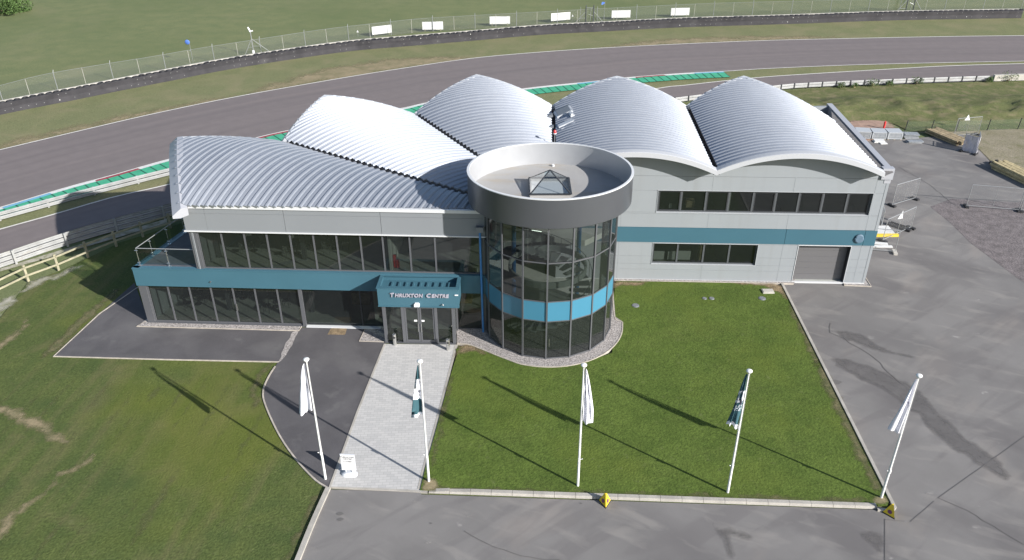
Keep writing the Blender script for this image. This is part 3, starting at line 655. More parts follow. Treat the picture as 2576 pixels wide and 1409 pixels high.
# valley gutters and the parapet beside the last barrel
def gutter(P0, P1, z, wd, m=m_gut):
    b = cb(); d = (P1-P0).normalized(); nn = Vector((-d.y, d.x)); M = lambda s_, o, zz: Vector((*(P0+d*s_+nn*o), zz)); L = (P1-P0).length
    for (o0, z0), (o1, z1) in (((-wd/2, z+.02), (-wd/2+.04, z-.16)), ((-wd/2+.04, z-.16), (wd/2-.04, z-.16)), ((wd/2-.04, z-.16), (wd/2, z+.02))):
        b.add([M(0, o0, z0), M(L, o0, z0), M(L, o1, z1), M(0, o1, z1)], [(0, 1, 2, 3)])
    return b.build('valley_gutter', m, club)
gutter(pAB, pAB+(fABf-pAB)*1.25, 7.06, .4, m_gut2); gutter(pBC, pBC+(fBCf-pBC)*1.25, 7.1, .4, m_gut2)
gutter(pCD, fCD, 7.18, .42); gutter(pDE, fDE, 7.18, .42)
b = cb(); wR = RF.L; side = Fr((20.29, 40.25), (20.29+.0439*11, 40.25+.999*11))
b.add([(fER.x-.1, fER.y+.3, 7.06), (pER.x-.1, pER.y, 7.06), (side.P(11, 0, -.02).x, side.P(11, 0, 0).y, 7.06), (side.P(-.3, 0, -.02).x, side.P(-.3, 0).y, 7.06)], [(0, 1, 2, 3)]); b.build('valley_gutter', m_gut2, club)
b = cb(); side.box(b, -.02, 11.0, 6.3, 7.12, -.28, .06); side.box(b, -.1, .25, 6.55, 7.18, -.5, .1); b.build('side_parapet', m_verge, club)

# --- right wing front wall, panels with joints, openings left out
def zroof(s_): # underside of the barrels over the right facade
    p = RF.A+RF.e*s_; bar = BD if (p-BD.O).dot(BD.l) < BD.wat(fDE, pDE, bar_s(p)) else BE
    sv = (p-bar.O).dot(bar.a); wv = (p-bar.O).dot(bar.l); wl, wr = bar.chord(sv); wv = min(max(wv, wl), wr); return bar.zz(sv, wv)-.1
def bar_s(p): return (p-BD.O).dot(BD.a)
b = cb(); G = .008
rows = [(.08, .73), (.73, 1.10), (1.10, 1.60), (1.60, 2.44), (2.44, 2.50), (3.45, 4.30), (4.30, 4.38), (4.38, 5.70), (5.70, 6.55)]
cols = [-3.2, .4, 5.24, 9.62, 13.97, 14.57]
opens = [(2.30, 13.90, 4.38, 5.70), (2.30, 8.20, 1.10, 2.44), (10.47, 13.37, 0, 2.44)]
def cut(s0, s1, z0, z1):
    out = [(s0, s1)]
    for a0, a1, c0, c1 in opens:
        if z0 < c1-.01 and z1 > c0+.01:
            nx = []
            for u0, u1 in out:
                if a0 > u0+.001 and u0 < a1: nx.append((u0, min(u1, a0))) if min(u1, a0) > u0 else None
                elif a0 <= u0 and a1 <= u0: nx.append((u0, u1))
                if a1 < u1-.001 and a1 > u0: nx.append((a1, u1))
                if a0 >= u1: nx.append((u0, u1)) if (u0, min(u1, a0)) not in nx else None
            out = nx
    return out
for z0, z1 in rows:
    for c0, c1 in zip(cols, cols[1:]):
        for s0, s1 in cut(c0, c1, z0, z1):
            if s1-s0 > .02: RF.box(b, s0+(G if s0 == c0 else 0), s1-(G if s1 == c1 else 0), z0+G*.6, z1-G*.6, -.1, 0)
# gable infill following the roof
n = 70; zt = []
for i in range(n+1):
    s_ = -3.2+(14.57+3.2)*i/n; zt.append((s_, max(6.57, zroof(s_)) if s_ < 14.4 else 6.9))
for (s0, z0), (s1, z1) in zip(zt, zt[1:]):
    b.add([RF.P(s0, 6.56, 0), RF.P(s1, 6.56, 0), RF.P(s1, z1, 0), RF.P(s0, z0, 0)], [(0, 1, 2, 3)])
for c in cols[1:-1]:
    for z0, z1 in ((.1, 1.06), (1.06, 2.48), (3.46, 4.34), (4.34, 5.74), (5.74, 6.56)):
        if not any(a0 < c < a1 and z0 < c1-.05 and z1 > c0+.05 for a0, a1, c0, c1 in opens): RF.box(b, c-.035, c+.035, z0, z1, .0, .006)
wall = b.build('front_wall', m_panel, club)
b = cb(); RF.box(b, 14.45, 14.60, .05, 6.55, -.12, .012); side.box(b, 0.01, 11, .05, 6.3, -.1, .0)
b.build('side_wall', m_panel, club)
b = cb()
for a0, a1, c0, c1 in opens: RF.box(b, a0, a1, c0-.0, c1, -.42, -.40) if c0 == 0 and False else None
RF.box(b, -3.2, 14.6, .0, .08, -.1, .02); b.build('plinth', m_trim, club)
b = cb(); RF.box(b, -3.2, 9.61, 2.51, 3.44, -.06, .02); RF.box(b, 9.63, 13.96, 2.51, 3.44, -.06, .02); RF.box(b, 13.98, 14.62, 2.51, 3.44, -.06, .02); b.build('teal_band', m_teal, club)
def window(fr, s0, s1, z0, z1, muls, reveal=.10, name='window', trim=True, fm=m_dark, fw=.06, gm=glass, bars=()):
    f = cb()
    fr.box(f, s0, s1, z1-fw, z1, -reveal-.06, -reveal); fr.box(f, s0, s1, z0, z0+fw, -reveal-.06, -reveal)
    for k, m_ in enumerate([s0+fw/2]+list(muls)+[s1-fw/2]):
        w_ = fw if k in (0, len(muls)+1) else fw*1.15
        fr.box(f, m_-w_/2, m_+w_/2, z0+fw, z1-fw, -reveal-.065, -reveal+.006)
    for zb in bars: fr.box(f, s0, s1, zb-.02, zb+.02, -reveal-.05, -reveal-.003)
    fo = f.build(name, fm, club)
    ed = [s0]+list(muls)+[s1]
    for e0, e1 in zip(ed, ed[1:]):
        g = cb(); fr.quad(g, e0+fw/2, e1-fw/2, z0+fw, z1-fw, -reveal-.035); g.build('pane', gm, fo)
    if trim:
        t = cb(); tw = .018
        fr.box(t, s0-tw, s1+tw, z0-tw, z0+.004, -reveal, .022); fr.box(t, s0-tw, s1+tw, z1, z1+tw, -reveal, .022); fr.box(t, s0-tw, s0, z0, z1, -reveal, .022); fr.box(t, s1, s1+tw, z0, z1, -reveal, .022)
        t.build('window_trim', m_panel2, fo)
    return fo
up = [3.62, 4.96, 6.22, 7.53, 8.76, 10.0, 11.31, 12.61]
fo = window(RF, 2.30, 13.90, 4.38, 5.70, up, fm=m_winf, fw=.085)
for k, s_ in enumerate([2.33]+up):
    e = ([*up, 13.87][k])
    if k % 2 == 0 or k == 8:
        b = cb()
        for z0, z1, a, c in ((4.44, 4.50, s_+.05, e-.05), (5.58, 5.64, s_+.05, e-.05)): RF.box(b, a, c, z0, z1, -.155, -.095)
        RF.box(b, s_+.05, s_+.11, 4.5, 5.58, -.155, -.095); RF.box(b, e-.11, e-.05, 4.5, 5.58, -.155, -.095)
        b.build('sash', m_dark, fo)
window(RF, 2.30, 8.20, 1.10, 2.44, [3.73, 5.21, 6.65], fm=m_winf, fw=.085)
# roller door
b = cb(); b.m = 0
for k in range(6): RF.box(b, 10.5, 13.34, .06+k*.385, .06+(k+1)*.385-.008, -.38, -.33)
RF.box(b, 10.5, 13.34, .04, 2.36, -.40, -.342); dr = b.build('roller_door', m_shut, club)
b = cb(); RF.box(b, 10.46, 10.5, 0, 2.40, -.4, -.02); RF.box(b, 13.35, 13.39, 0, 2.40, -.4, -.02); RF.box(b, 10.46, 13.39, 2.40, 2.44, -.4, -.02); b.build('door_reveal', m_dark, dr)
b = cb(); RF.box(b, 10.44, 10.47, 0, 2.44, -.02, .025); RF.box(b, 13.38, 13.40, 0, 2.44, -.02, .025); RF.box(b, 10.44, 13.40, 2.44, 2.47, -.02, .025); RF.box(b, 10.5, 13.34, 0, .05, -.36, -.12); b.build('door_trim', m_trim, dr)
# emblem
b = cb(); c = RF.P(13.69, 2.96, .05); pts = []
for i in range(28):
    a = 2*math.pi*i/28; r_ = .27*(1 if math.sin(a) < .2 else 1-.12*max(0, math.sin(2*a+math.pi/2))); pts.append((r_*math.cos(a)*.95, r_*math.sin(a)))
vs = [RF.P(13.69+x, 2.96+y, .04) for x, y in pts]+[RF.P(13.69+x, 2.96+y, .09) for x, y in pts]+[RF.P(13.69+x*.8, 2.96+y*.8, .115) for x, y in pts]; nn = 28
b.add(vs, [(i, (i+1) % nn, nn+(i+1) % nn, nn+i) for i in range(nn)]+[(nn+i, nn+(i+1) % nn, 2*nn+(i+1) % nn, 2*nn+i) for i in range(nn)]+[tuple(range(2*nn, 3*nn))])
b.build('emblem', m_emblem, club)

# --- left wing
for q in ((0, .40, 0, 2.35, -.3, .02), (3.36, 3.72, 3.4, 5.62, -.3, .0), (18.0, 18.4, 0, 2.35, -.2, .0), (18.0, 18.4, 3.4, 5.62, -.2, .0)): b = cb(); LF.box(b, *q); b.build('corner_column', m_frame, club)
lo = window(LF, .40, 8.50, .06, 2.35, [1.51, 2.65, 3.8, 4.96, 6.13, 7.31], reveal=.06, trim=False, fm=m_frame, fw=.07)
lo2 = window(LF, 8.56, 13.06, .06, 2.35, [11.64, 12.74], reveal=.10, trim=False, fm=m_dark, fw=.06)
lo3 = window(LF, 16.7, 18.0, .06, 2.35, [], reveal=.06, trim=False, fm=m_frame, fw=.06)
window(LF, 3.72, 18.0, 3.42, 5.62, [4.95, 6.12, 7.27, 8.45, 9.63, 10.8, 12.0, 13.12, 14.47, 15.74], reveal=.06, trim=False, fm=m_frame, fw=.07)
b = cb(); LF.box(b, 8.45, 8.62, 0, 2.35, -.14, .03); b.build('door_jamb', m_frame, club)
b = cb(); LF.box(b, 8.63, 12.6, 0, .05, -.2, .10); b.build('door_sill', m_trim, club)
b = cb(); LF.box(b, 5.0, 5.06, .9, 1.3, -.05, .03); b.build('door_handle', m_steel, club)
b = cb(); LF.box(b, -.03, 18.4, 2.36, 3.36, -.1, .09); b.build('teal_band', m_teal, club)
b = cb(); LF.box(b, -.05, 3.5, 3.36, 3.41, -.18, .11); LF.box(b, 3.5, 18.4, 3.36, 3.42, -.1, .11); b.build('band_capping', m_teal, club)
b = cb(); LF.box(b, 0, 8.5, 0, .06, -.1, .05); b.build('sill', m_frame, club)
b = cb()
for s0, s1 in ((3.30, 4.42), (4.43, 8.36), (8.38, 13.15), (13.17, 18.42)):
    LF.box(b, s0, s1, 5.68, 6.63, -.1, .12); LF.box(b, s0, s1, 6.64, 6.93, -.1, .12)
b.build('upper_fascia', m_fasc, club)
b = cb(); LF.box(b, 3.22, 18.46, 5.62, 5.68, -.1, .17); LF.box(b, 3.26, 18.4, 6.93, 7.04, -.2, .20); LF.box(b, 3.26, 18.4, 7.04, 7.10, .06, .20); b.build('fascia_trim', m_trim, club)
b = cb(); b.tube(LF.P(3.97, 2.71, .09), LF.P(3.97, 2.71, .16), .035, 10); b.build('sensor', m_frame, club)
# left end: ground floor wall, terrace, upper end wall
gA, gB = Vector((-19.5, 36.55)), Vector((-17.35, 44.2)); uA, uB = LF.A+LF.e*3.36, Vector((-14.1, 44.4))
EW = Fr(gB, gA); b = cb(); EW.box(b, 0, EW.L, 0, 2.36, -.2, 0); b.build('end_wall', m_panel, club)
b = cb(); EW.box(b, 0, EW.L+.05, 2.36, 3.36, -.1, .08); EW.box(b, 0, EW.L+.05, 3.36, 3.41, -.25, .10); b.build('teal_band', m_teal, club)
UW = Fr(uB, uA); b = cb(); UW.box(b, 0, UW.L, 3.4, 5.6, -.2, -.1); UW.box(b, 0, UW.L, 5.6, 6.9, -.2, .05); b.build('end_wall', m_fasc, club)
# floors, rear walls, inner partitions
plan = [(-19.4, 36.58), (-2, 35.68), (-1.35, 37.8), (-.3, 39.4), (1.86, 40.0), (4, 39.4), (5.7, 40.95), (20.15, 40.32), (20.6, 51), (11.4, 50.4), (2.7, 50.6), (-6.4, 49.1), (-13.4, 44.4), (-17.3, 44.1)]
b = cb(); b.prism(plan, 3.0, 3.345); b.build('first_floor_slab', m_floor, club)
b = cb(); b.prism([plan[0], gB, (-14.0, 44.3), tuple(uA)], 3.35, 3.395); b.build('terrace_deck', m_deck, club)
b = cb(); b.prism([(-19.4, 36.58), (-2, 35.68), (-.2, 34.0), (.6, 33.4), (1.7, 33.15), (2.8, 33.3), (3.9, 33.8), (4.8, 35), (5.1, 36.5), (5.7, 40.95), (20.15, 40.32), (20.6, 51), (11.4, 50.4), (2.7, 50.6), (-6.4, 49.1), (-13.4, 44.4), (-17.3, 44.1)], 0.0, .055); b.build('ground_floor', m_floor, club)
b = cb()
rw = [(20.55, 50.9), (11.4, 50.4), (2.7, 50.6), (-6.4, 49.1), (-13.4, 44.4), (-17.3, 44.1)]
for p, q in zip(rw, rw[1:]):
    f = Fr(p, q); f.box(b, 0, f.L, 0, 7.05 if q[0] > -17 else 3.0, -.1, .1)
b.build('rear_wall', m_panel, club)
b = cb()
for s0, s1, o in ((.3, 12.2, -5.6), (12.2, 16.8, -4.4)): LF.box(b, s0, s1, .06, 3.0, o-.1, o); LF.box(b, max(s0, 3.6), s1, 3.35, 6.7, o-.1, o)
LF.box(b, 12.15, 12.3, .06, 3.0, -5.6, -.8); LF.box(b, 13.3, 13.42, 3.35, 5.9, -5.0, -.35)
RF.box(b, -3, 14.4, .06, 3.0, -5.1, -5); RF.box(b, -3, 14.4, 3.35, 6.9, -5.1, -5)
for s_ in (6.6, 10.2): RF.box(b, s_, s_+.12, .06, 3.0, -5, -.15)
for s_ in (2.2, 6.2, 10.0): RF.box(b, s_, s_+.12, 3.35, 6.8, -5, -.15)
b.build('inner_wall', m_int, club)
for s_ in (4.0, 8.6, 12.9):
    for z0, z1 in ((.06, 3.0), (3.35, 6.8)): b = cb(); LF.box(b, s_-.1, s_+.1, z0, z1, -1.5, -1.3); b.build('steel_column', m_frame, club)
# inner furniture seen dimly through the glass
def chair_table(fr, s_, o, z):
    b = cb(); p = fr.P(s_, 0, o); x, y = p.x, p.y
    b.lathe((x, y, z), [(.0, .72), (.38, .72), (.38, .69), (.03, .68), (.03, .03), (.2, .0)], 12)
    b.build('table', m_intd, club)
    for a in (0, 2.1, 4.2):
        c_ = cb(); cx, cy = x+.62*math.cos(a), y+.62*math.sin(a); c_.box(cx-.18, cx+.18, cy-.18, cy+.18, z+.4, z+.44)
        for dx, dy in ((-.16, -.16), (.16, -.16), (-.16, .16), (.16, .16)): c_.tube((cx+dx, cy+dy, z), (cx+dx, cy+dy, z+.4), .012, 5)
        c_.add([(cx-.17*math.sin(a)+.17*math.cos(a), cy+.17*math.cos(a)+.17*math.sin(a), z+.44), (cx+.17*math.sin(a)+.17*math.cos(a), cy-.17*math.cos(a)+.17*math.sin(a), z+.44), (cx+.17*math.sin(a)+.2*math.cos(a), cy-.17*math.cos(a)+.2*math.sin(a), z+.8), (cx-.17*math.sin(a)+.2*math.cos(a), cy+.17*math.cos(a)+.2*math.sin(a), z+.8)], [(0, 1, 2, 3)])
        c_.build('chair', m_steel if z > 3 else m_intd, club)
for s_, o, z in ((2.0, -1.9, .06), (4.3, -2.6, .06), (6.4, -1.8, .06), (5.6, -2.2, 3.35), (8.0, -2.0, 3.35), (9.9, -2.6, 3.35)): chair_table(LF, s_, o, z)
b = cb(); LF.box(b, 14.9, 17.2, .06, 1.0, -3.2, -2.6); LF.box(b, 10.6, 11.6, .06, .8, -3, -2.2); b.build('reception_desk', m_beam, club)
b = cb(); LF.box(b, 13.46, 13.6, 3.4, 4.1, -.75, -.6); LF.box(b, 13.62, 13.75, 3.4, 3.85, -.7, -.55); b.build('fire_extinguisher', m_red, club)
for q in ((4.0, 4.45, 4.46, 4.85, -.9, -.5), (5.0, 5.15, 1.2, 2.35, -.7, -.3)): b = cb(); RF.box(b, *q); b.build('cardboard_box', m_beam, club)
for q in ((2.45, 3.05, 1.2, 1.72, -.42, -.36), (3.25, 3.68, 1.2, 1.72, -.42, -.36), (3.8, 4.55, 1.2, 1.76, -.42, -.36), (3.05, 3.2, 4.46, 4.72, -.5, -.4)): b = cb(); RF.box(b, *q); b.build('desk_screen', m_ins, club)

# --- porch
po = cb()
for s0, s1 in ((-.06, .11), (.89, 1.04), (2.57, 2.71), (3.45, 3.62)): PF.box(po, s0, s1, .06, 2.3, -.14, 0)
PF.box(po, -.06, 3.62, .0, .06, -.16, .03); PF.box(po, -.06, 3.62, 2.22, 2.34, -.14, -.01)
for s_ in (.0, 3.56): PF.box(po, s_-.05, s_+.05, 0, 2.3, -1.25, -1.15)
po.build('porch_frame', m_frame, club)
for s0, s1 in ((.11, .89), (2.71, 3.45)):
    g = cb(); PF.quad(g, s0, s1, .06, 2.24, -.07); g.build('porch_glass', glass, club)
g = cb(); g.add([PF.P(0, .06, -.1), PF.P(0, .06, -1.25), PF.P(0, 2.3, -1.25), PF.P(0, 2.3, -.1)], [(0, 1, 2, 3)]); g.build('porch_glass', glass, club)
g = cb(); g.add([PF.P(3.56, .06, -.1), PF.P(3.56, .06, -1.25), PF.P(3.56, 2.3, -1.25), PF.P(3.56, 2.3, -.1)], [(0, 1, 2, 3)]); g.build('porch_glass', glass, club)
for s0, s1, hx in ((1.05, 1.795, 1.72), (1.815, 2.56, 1.88)):
    d_ = cb(); PF.box(d_, s0, s0+.08, .06, 2.22, -.1, -.04); PF.box(d_, s1-.08, s1, .06, 2.22, -.1, -.04); PF.box(d_, s0+.08, s1-.08, .06, .2, -.1, -.04); PF.box(d_, s0+.08, s1-.08, 2.13, 2.22, -.1, -.04)
    do = d_.build('entrance_door', m_frame, club)
    g = cb(); PF.quad(g, s0+.08, s1-.08, .2, 2.13, -.07); g.build('pane', glass, do)
    h = cb(); h.tube(PF.P(hx, .75, .02), PF.P(hx, 1.25, .02), .014, 8); h.tube(PF.P(hx, .8, .02), PF.P(hx, .8, -.05), .01, 6); h.tube(PF.P(hx, 1.2, .02), PF.P(hx, 1.2, -.05), .01, 6); h.build('door_handle', m_steel, do)
    st = cb(); cx = 1.59 if s0 < 1.5 else 1.965; PF.box(st, cx-.075, cx+.075, 1.32, 1.42, -.062, -.055); st.build('door_notice', m_signw, do)
# canopy: a tray with upstands
cn = cb(); zc0, zc1 = 2.30, 3.33
PF.box(cn, -.2, 3.84, zc0, zc1, -.02, .07); cn.add([PF.P(-.2, zc0, -.02), PF.P(-.2, zc0, -1.25), PF.P(3.84, zc0, -1.25), PF.P(3.84, zc0, -.02)], [(0, 1, 2, 3)])
PF.box(cn, -.2, -.12, zc0, zc1, -1.25, -.02); PF.box(cn, 3.76, 3.84, zc0, zc1, -1.25, -.02)
cno = cn.build('porch_canopy', m_teal, club)
c2 = cb()
PF.box(c2, -.24, 3.88, zc1, zc1+.03, -.12, .11); PF.box(c2, -.24, -.06, zc1, zc1+.03, -1.25, -.12); PF.box(c2, 3.70, 3.88, zc1, zc1+.03, -1.25, -.12); PF.box(c2, -.06, 3.7, zc1, zc1+.03, -1.24, -1.1); PF.box(c2, -.22, 3.86, zc0-.03, zc0+.02, -.1, .10)
c2.build('capping', m_teal, cno)
c3 = cb(); PF.box(c3, -.12, 3.76, 3.02, 3.06, -1.25, -.02)
for k in range(9): s_ = .42+k*.36; PF.box(c3, s_-.045, s_+.045, 3.06, 3.14, -.95, -.22)
c3.build('canopy_roof', m_teal, cno)
# lettering THRUXTON CENTRE in small capitals
LM = Matrix(((PF.e.x, 0, -PF.n.x*-1, 0), (PF.e.y, 0, PF.n.y, 0), (0, 1, 0, 0), (0, 0, 0, 1)))
LM = Matrix.Identity(4); LM.col[0][:3] = (PF.e.x, PF.e.y, 0); LM.col[1][:3] = (0, 0, 1); LM.col[2][:3] = (PF.n.x, PF.n.y, 0)
def letters(parent, txt, sc, size, z, out=.11):
    p = PF.P(sc, z, out)-club.location; LM.col[3][:3] = p[:]
    sh = Matrix.Identity(4); sh[0][1] = .12
    return text_mesh('lettering', txt, size, .022, m_letter, parent, LM @ sh, bold=.012, spacing=1.10)
cur = .44
for wd_, sz_, gap in (('T', .31, .03), ('HRUXTON', .265, .17), ('C', .31, .03), ('ENTRE', .265, 0)):
    o_ = letters(club, wd_, 0, sz_, 2.875 if sz_ > .28 else 2.878); xs_ = [(v.co.xy+club.location.xy-PF.A).dot(PF.e) for v in o_.data.vertices]
    d_ = (cur-min(xs_)); o_.data.transform(Matrix.Translation((PF.e.x*d_, PF.e.y*d_, 0))); cur += max(xs_)-min(xs_)+gap
print('lettering ends at', cur)
b = cb(); PF.box(b, 1.62, 1.88, 2.36, 2.50, .07, .22); PF.box(b, 1.66, 1.84, 2.50, 2.54, .07, .18); b.build('bulkhead_light', m_signw, club)
b = cb(); b.tube(PF.P(3.02, 2.47, .07), PF.P(3.02, 2.47, .14), .025, 8); b.tube(PF.P(3.02, 2.47, .14), PF.P(3.08, 2.50, .2), .035, 8); b.build('camera_dome', m_galv, club)
b = cb(); PF.box(b, 3.66, 3.83, 3.0, 3.04, .07, .12); b.build('door_closer_box', m_signw, club)
# hopper and downpipe
b = cb(); b.tube((-1.52, 35.38, 0.05), (-1.56, 35.40, 6.0), .055, 12); b.build('downpipe', m_pipe, club)
b = cb()
for x0, x1, y0, y1 in ((-1.74, -1.38, 35.18, 35.22), (-1.74, -1.38, 35.42, 35.46), (-1.74, -1.70, 35.22, 35.42), (-1.42, -1.38, 35.22, 35.42)): b.box(x0, x1, y0, y1, 6.0, 6.28)
b.box(-1.72, -1.4, 35.2, 35.44, 6.0, 6.02); ho = b.build('rainwater_hopper', m_fasc, club)
b = cb(); b.box(-1.69, -1.43, 35.23, 35.41, 6.12, 6.16); b.build('hopper_mouth', m_intd, ho)

# --- terrace balustrade
BF = Fr(gA, gB); rail_pts = [a2(341.2, 625.5, 4.4), a2(490.9, 629, 4.4), a2(441.8, 550.1, 4.4)]
c0 = a2(341.2, 625.5, 4.4); c1 = a2(490.9, 629, 4.4); dirb = (gB-gA).normalized(); c2_ = c0+dirb*6.6
b = cb(); b.tube((*c0, 4.42), (*c1, 4.42), .022, 8); b.tube((*c0, 4.42), (*c2_, 4.42), .022, 8); hr = b.build('handrail', m_galv, club)
for A_, B_, k in ((c0, c1, 2), (c0, c2_, 5)):
    for i in range(k):
        p = A_+(B_-A_)*(i/k+.015); q = A_+(B_-A_)*((i+1)/k-.015)
        g = cb(); g.add([(*p, 3.5), (*q, 3.5), (*q, 4.36), (*p, 4.36)], [(0, 1, 2, 3)]); g.build('glass_panel', clear, club)
for p in [c0, (c0+c1)/2]+[c0+(c2_-c0)*f for f in (.16, .37, .58, .79, .98)]:
    b = cb(); b.tube((*p, 3.40), (*p, 4.40), .02, 8); b.box(p.x-.09, p.x+.09, p.y-.05, p.y+.05, 3.40, 3.43)
    for zz in (3.6, 4.3): b.tube((p.x-.08, p.y-.02, zz), (p.x+.08, p.y-.02, zz), .022, 6)
    b.build('balustrade_post', m_steel, club)

# --- round tower
ang = [226+20.4*k for k in range(-2, 9)]
tv = [TC+Vector((math.cos(R(a)), math.sin(R(a))))*TR for a in ang]
for i, p in enumerate(tv):
    b = cb(); d = (p-TC).normalized(); b.bar((*(p+d*.0), .0), (*(p+d*.0), 7.45), .075, .09, up=(d.x, d.y, 0)); b.build('tower_mullion', m_frame, club)
for z0, z1, o in ((.0, .14, .03), (2.26, 2.31, .025), (3.38, 3.43, .025), (5.49, 5.55, .025)):
    b = cb()
    for p, q in zip(tv, tv[1:]): f = Fr(p, q); f.box(b, -.01, f.L+.01, z0, z1, -.05, o)
    b.build('tower_transom', m_frame, club)
for p, q in zip(tv, tv[1:]):
    f = Fr(p, q)
    for z0, z1 in ((.14, 2.26), (3.43, 5.49), (5.55, 7.45)):
        g = cb(); f.quad(g, .04, f.L-.04, z0, z1, 0); g.build('tower_pane', glass_t, club)
    g = cb(); f.box(g, .04, f.L-.04, 2.31, 3.38, -.03, .01); g.build('blue_panel', m_blue, club)
    g = cb(); f.quad(g, .05, f.L-.05, 2.32, 3.37, -.045); g.build('band_shade_lining', m_dark, club)  # dark sheet added to keep the sunlit inside of the band dim
b = cb(); b.tube((*(tv[4]+Vector((.14, -.03))), .85), (*(tv[4]+Vector((.14, -.03))), 1.3), .015, 8); b.build('door_handle', m_steel, club)
# drum
DC = Vector((1.85, 36.22)); NX = 96
def ell(rx, ry, z, n=NX): return [Vector((DC.x+rx*math.cos(2*math.pi*i/n), DC.y+ry*math.sin(2*math.pi*i/n), z)) for i in range(n)]
def loft(b, rings):
    n = len(rings[0]); k = len(b.v)
    for r_ in rings: b.v += r_
    for j in range(len(rings)-1):
        for i in range(n): b.f.append((k+j*n+i, k+j*n+(i+1) % n, k+(j+1)*n+(i+1) % n, k+(j+1)*n+i)); b.mi.append(b.m)
b = cb(); loft(b, [ell(3.2, 2.85, 7.46), ell(3.96, 3.5, 7.43), ell(3.98, 3.52, 7.46), ell(3.98, 3.52, 8.86)]); b.m = 1
loft(b, [ell(3.995, 3.535, 8.86), ell(3.995, 3.535, 8.9), ell(3.88, 3.42, 8.905), ell(3.88, 3.42, 8.86)]); b.m = 2
loft(b, [ell(3.89, 3.43, 8.87), ell(3.86, 3.40, 7.75)])
dm = b.build('tower_drum', [m_drum, m_trim, m_drumin], club, smooth=True, angle=30)
b = cb(); e_ = ell(3.87, 3.41, 7.76); b.add(e_, [tuple(range(NX))]); b.build('drum_floor', m_mem, dm)
b = cb(); b.lathe((2.15, 39.3, 7.76), [(0, .1), (.07, .1), (.08, 0)], 10); b.build('roof_vent', m_trim, dm)
# skylight
sx0, sx1, sy0, sy1, zs = .87, 2.83, 35.38, 37.34, 7.93; ap = Vector((1.85, 36.36, 8.78))
b = cb()
for x0, x1, y0, y1 in ((sx0, sx1, sy0, sy0+.1), (sx0, sx1, sy1-.1, sy1), (sx0, sx0+.1, sy0+.1, sy1-.1), (sx1-.1, sx1, sy0+.1, sy1-.1)): b.box(x0, x1, y0, y1, 7.76, zs)
up_ = b; b = cb()
for x, y in ((sx0, sy0), (sx1, sy0), (sx1, sy1), (sx0, sy1)): b.bar((x, y, zs), ap, .05, .045)
for p, q in (((sx0, sy0), (sx1, sy0)), ((sx1, sy0), (sx1, sy1)), ((sx1, sy1), (sx0, sy1)), ((sx0, sy1), (sx0, sy0))): b.bar((*p, zs+.02), (*q, zs+.02), .10, .05)
sk = b.build('skylight', m_dark, dm); up_.build('upstand', m_mem, sk)
b = cb(); cs = [Vector((sx0, sy0, zs+.03)), Vector((sx1, sy0, zs+.03)), Vector((sx1, sy1, zs+.03)), Vector((sx0, sy1, zs+.03))]
b.add(cs+[ap+Vector((0, 0, .01))], [(0, 1, 4), (1, 2, 4), (2, 3, 4), (3, 0, 4)]); b.build('skylight_glass', skyg, sk)
b = cb(); b.add([(sx0+.1, sy0+.1, 7.80), (sx1-.1, sy0+.1, 7.80), (sx1-.1, sy1-.1, 7.80), (sx0+.1, sy1-.1, 7.80)], [(0, 1, 2, 3)]); b.build('skylight_well', m_ins, sk)
# stairs and posts inside the tower
b = cb(); n = 22
for k in range(n):
    a0 = R(200+k*13.5); a1 = a0+R(13); z = .16*(k+1); r0, r1 = 1.15, 2.3
    vs = [(TC.x+r_*math.cos(a), TC.y+.4+r_*math.sin(a), zz) for zz in (z-.04, z) for r_, a in ((r0, a0), (r1, a0), (r1, a1), (r0, a1))]
    b.add(vs, [(0, 1, 2, 3), (4, 5, 6, 7), (0, 4, 5, 1), (1, 5, 6, 2), (2, 6, 7, 3), (3, 7, 4, 0)])
b.build('spiral_stair', m_int, club)
b = cb(); pr = None
for k in range(n+1):
    a = R(200+k*13.5); p = Vector((TC.x+2.32*math.cos(a), TC.y+.4+2.32*math.sin(a), .16*(k+1)))
    b.tube(p, p+Vector((0, 0, .9)), .014, 6)
    if pr: b.tube(pr+Vector((0, 0, .9)), p+Vector((0, 0, .9)), .022, 6)
    pr = p
b.build('stair_rail', m_steel, club)
b = cb(); b.tube((3.6, 38.6, 0), (3.6, 38.6, 7.4), .12, 12); b.tube((.1, 38.6, 0), (.1, 38.6, 7.4), .12, 12); b.build('blue_column', m_pipe, club)
b = cb(); b.lathe((TC.x, TC.y+.6, 3.0), [(1.95, 0), (1.95, .34), (2.05, .34), (2.05, 0)], 32); b.build('landing_ring', m_int, club)
b = cb(); b.lathe((TC.x, TC.y, 7.40), [(0, 0), (3.3, 0), (3.3, .05), (0, .05)], 32); b.build('tower_ceiling', m_int, club)

# --- roof plant on the fourth barrel and the red lamp
def roofbox(px, py, w_, d_, h, m, nm, rz=.0, z=7.5):
    p = at(px, py, z); b = MB(); Mx = Matrix.Translation(p) @ Matrix.Rotation(rz, 4, 'Z') @ Matrix.Rotation(R(-22), 4, 'Y')
    b.box(-w_/2, w_/2, -d_/2, d_/2, -.12, h, Mx); b.box(-w_/2-.06, w_/2+.06, -d_/2-.06, d_/2+.06, -.12, h*.3, Mx)
    b.v = [v for v in b.v]; b.org = club.location
    return b.build(nm, m, club), Mx
ro, Mx = roofbox(1418, 284, 1.0, 1.15, .16, m_trim, 'roof_hatch', R(8))
b = cb(); b.box(-.42, .42, -.5, .42, .165, .175, Mx); b.build('hatch_lid', m_fasc, ro)
b = cb(); b.box(-.5, .5, .44, .56, .10, .17, Mx); b.build('hatch_flashing', m_drum, ro)
ro, Mx = roofbox(1424, 313, .95, .4, .12, m_trim, 'roof_vent_box', R(8))
b = cb(); b.box(-.4, .5, -.58, -.48, -.05, .1, Mx); b.build('vent_flap', m_trim, ro)
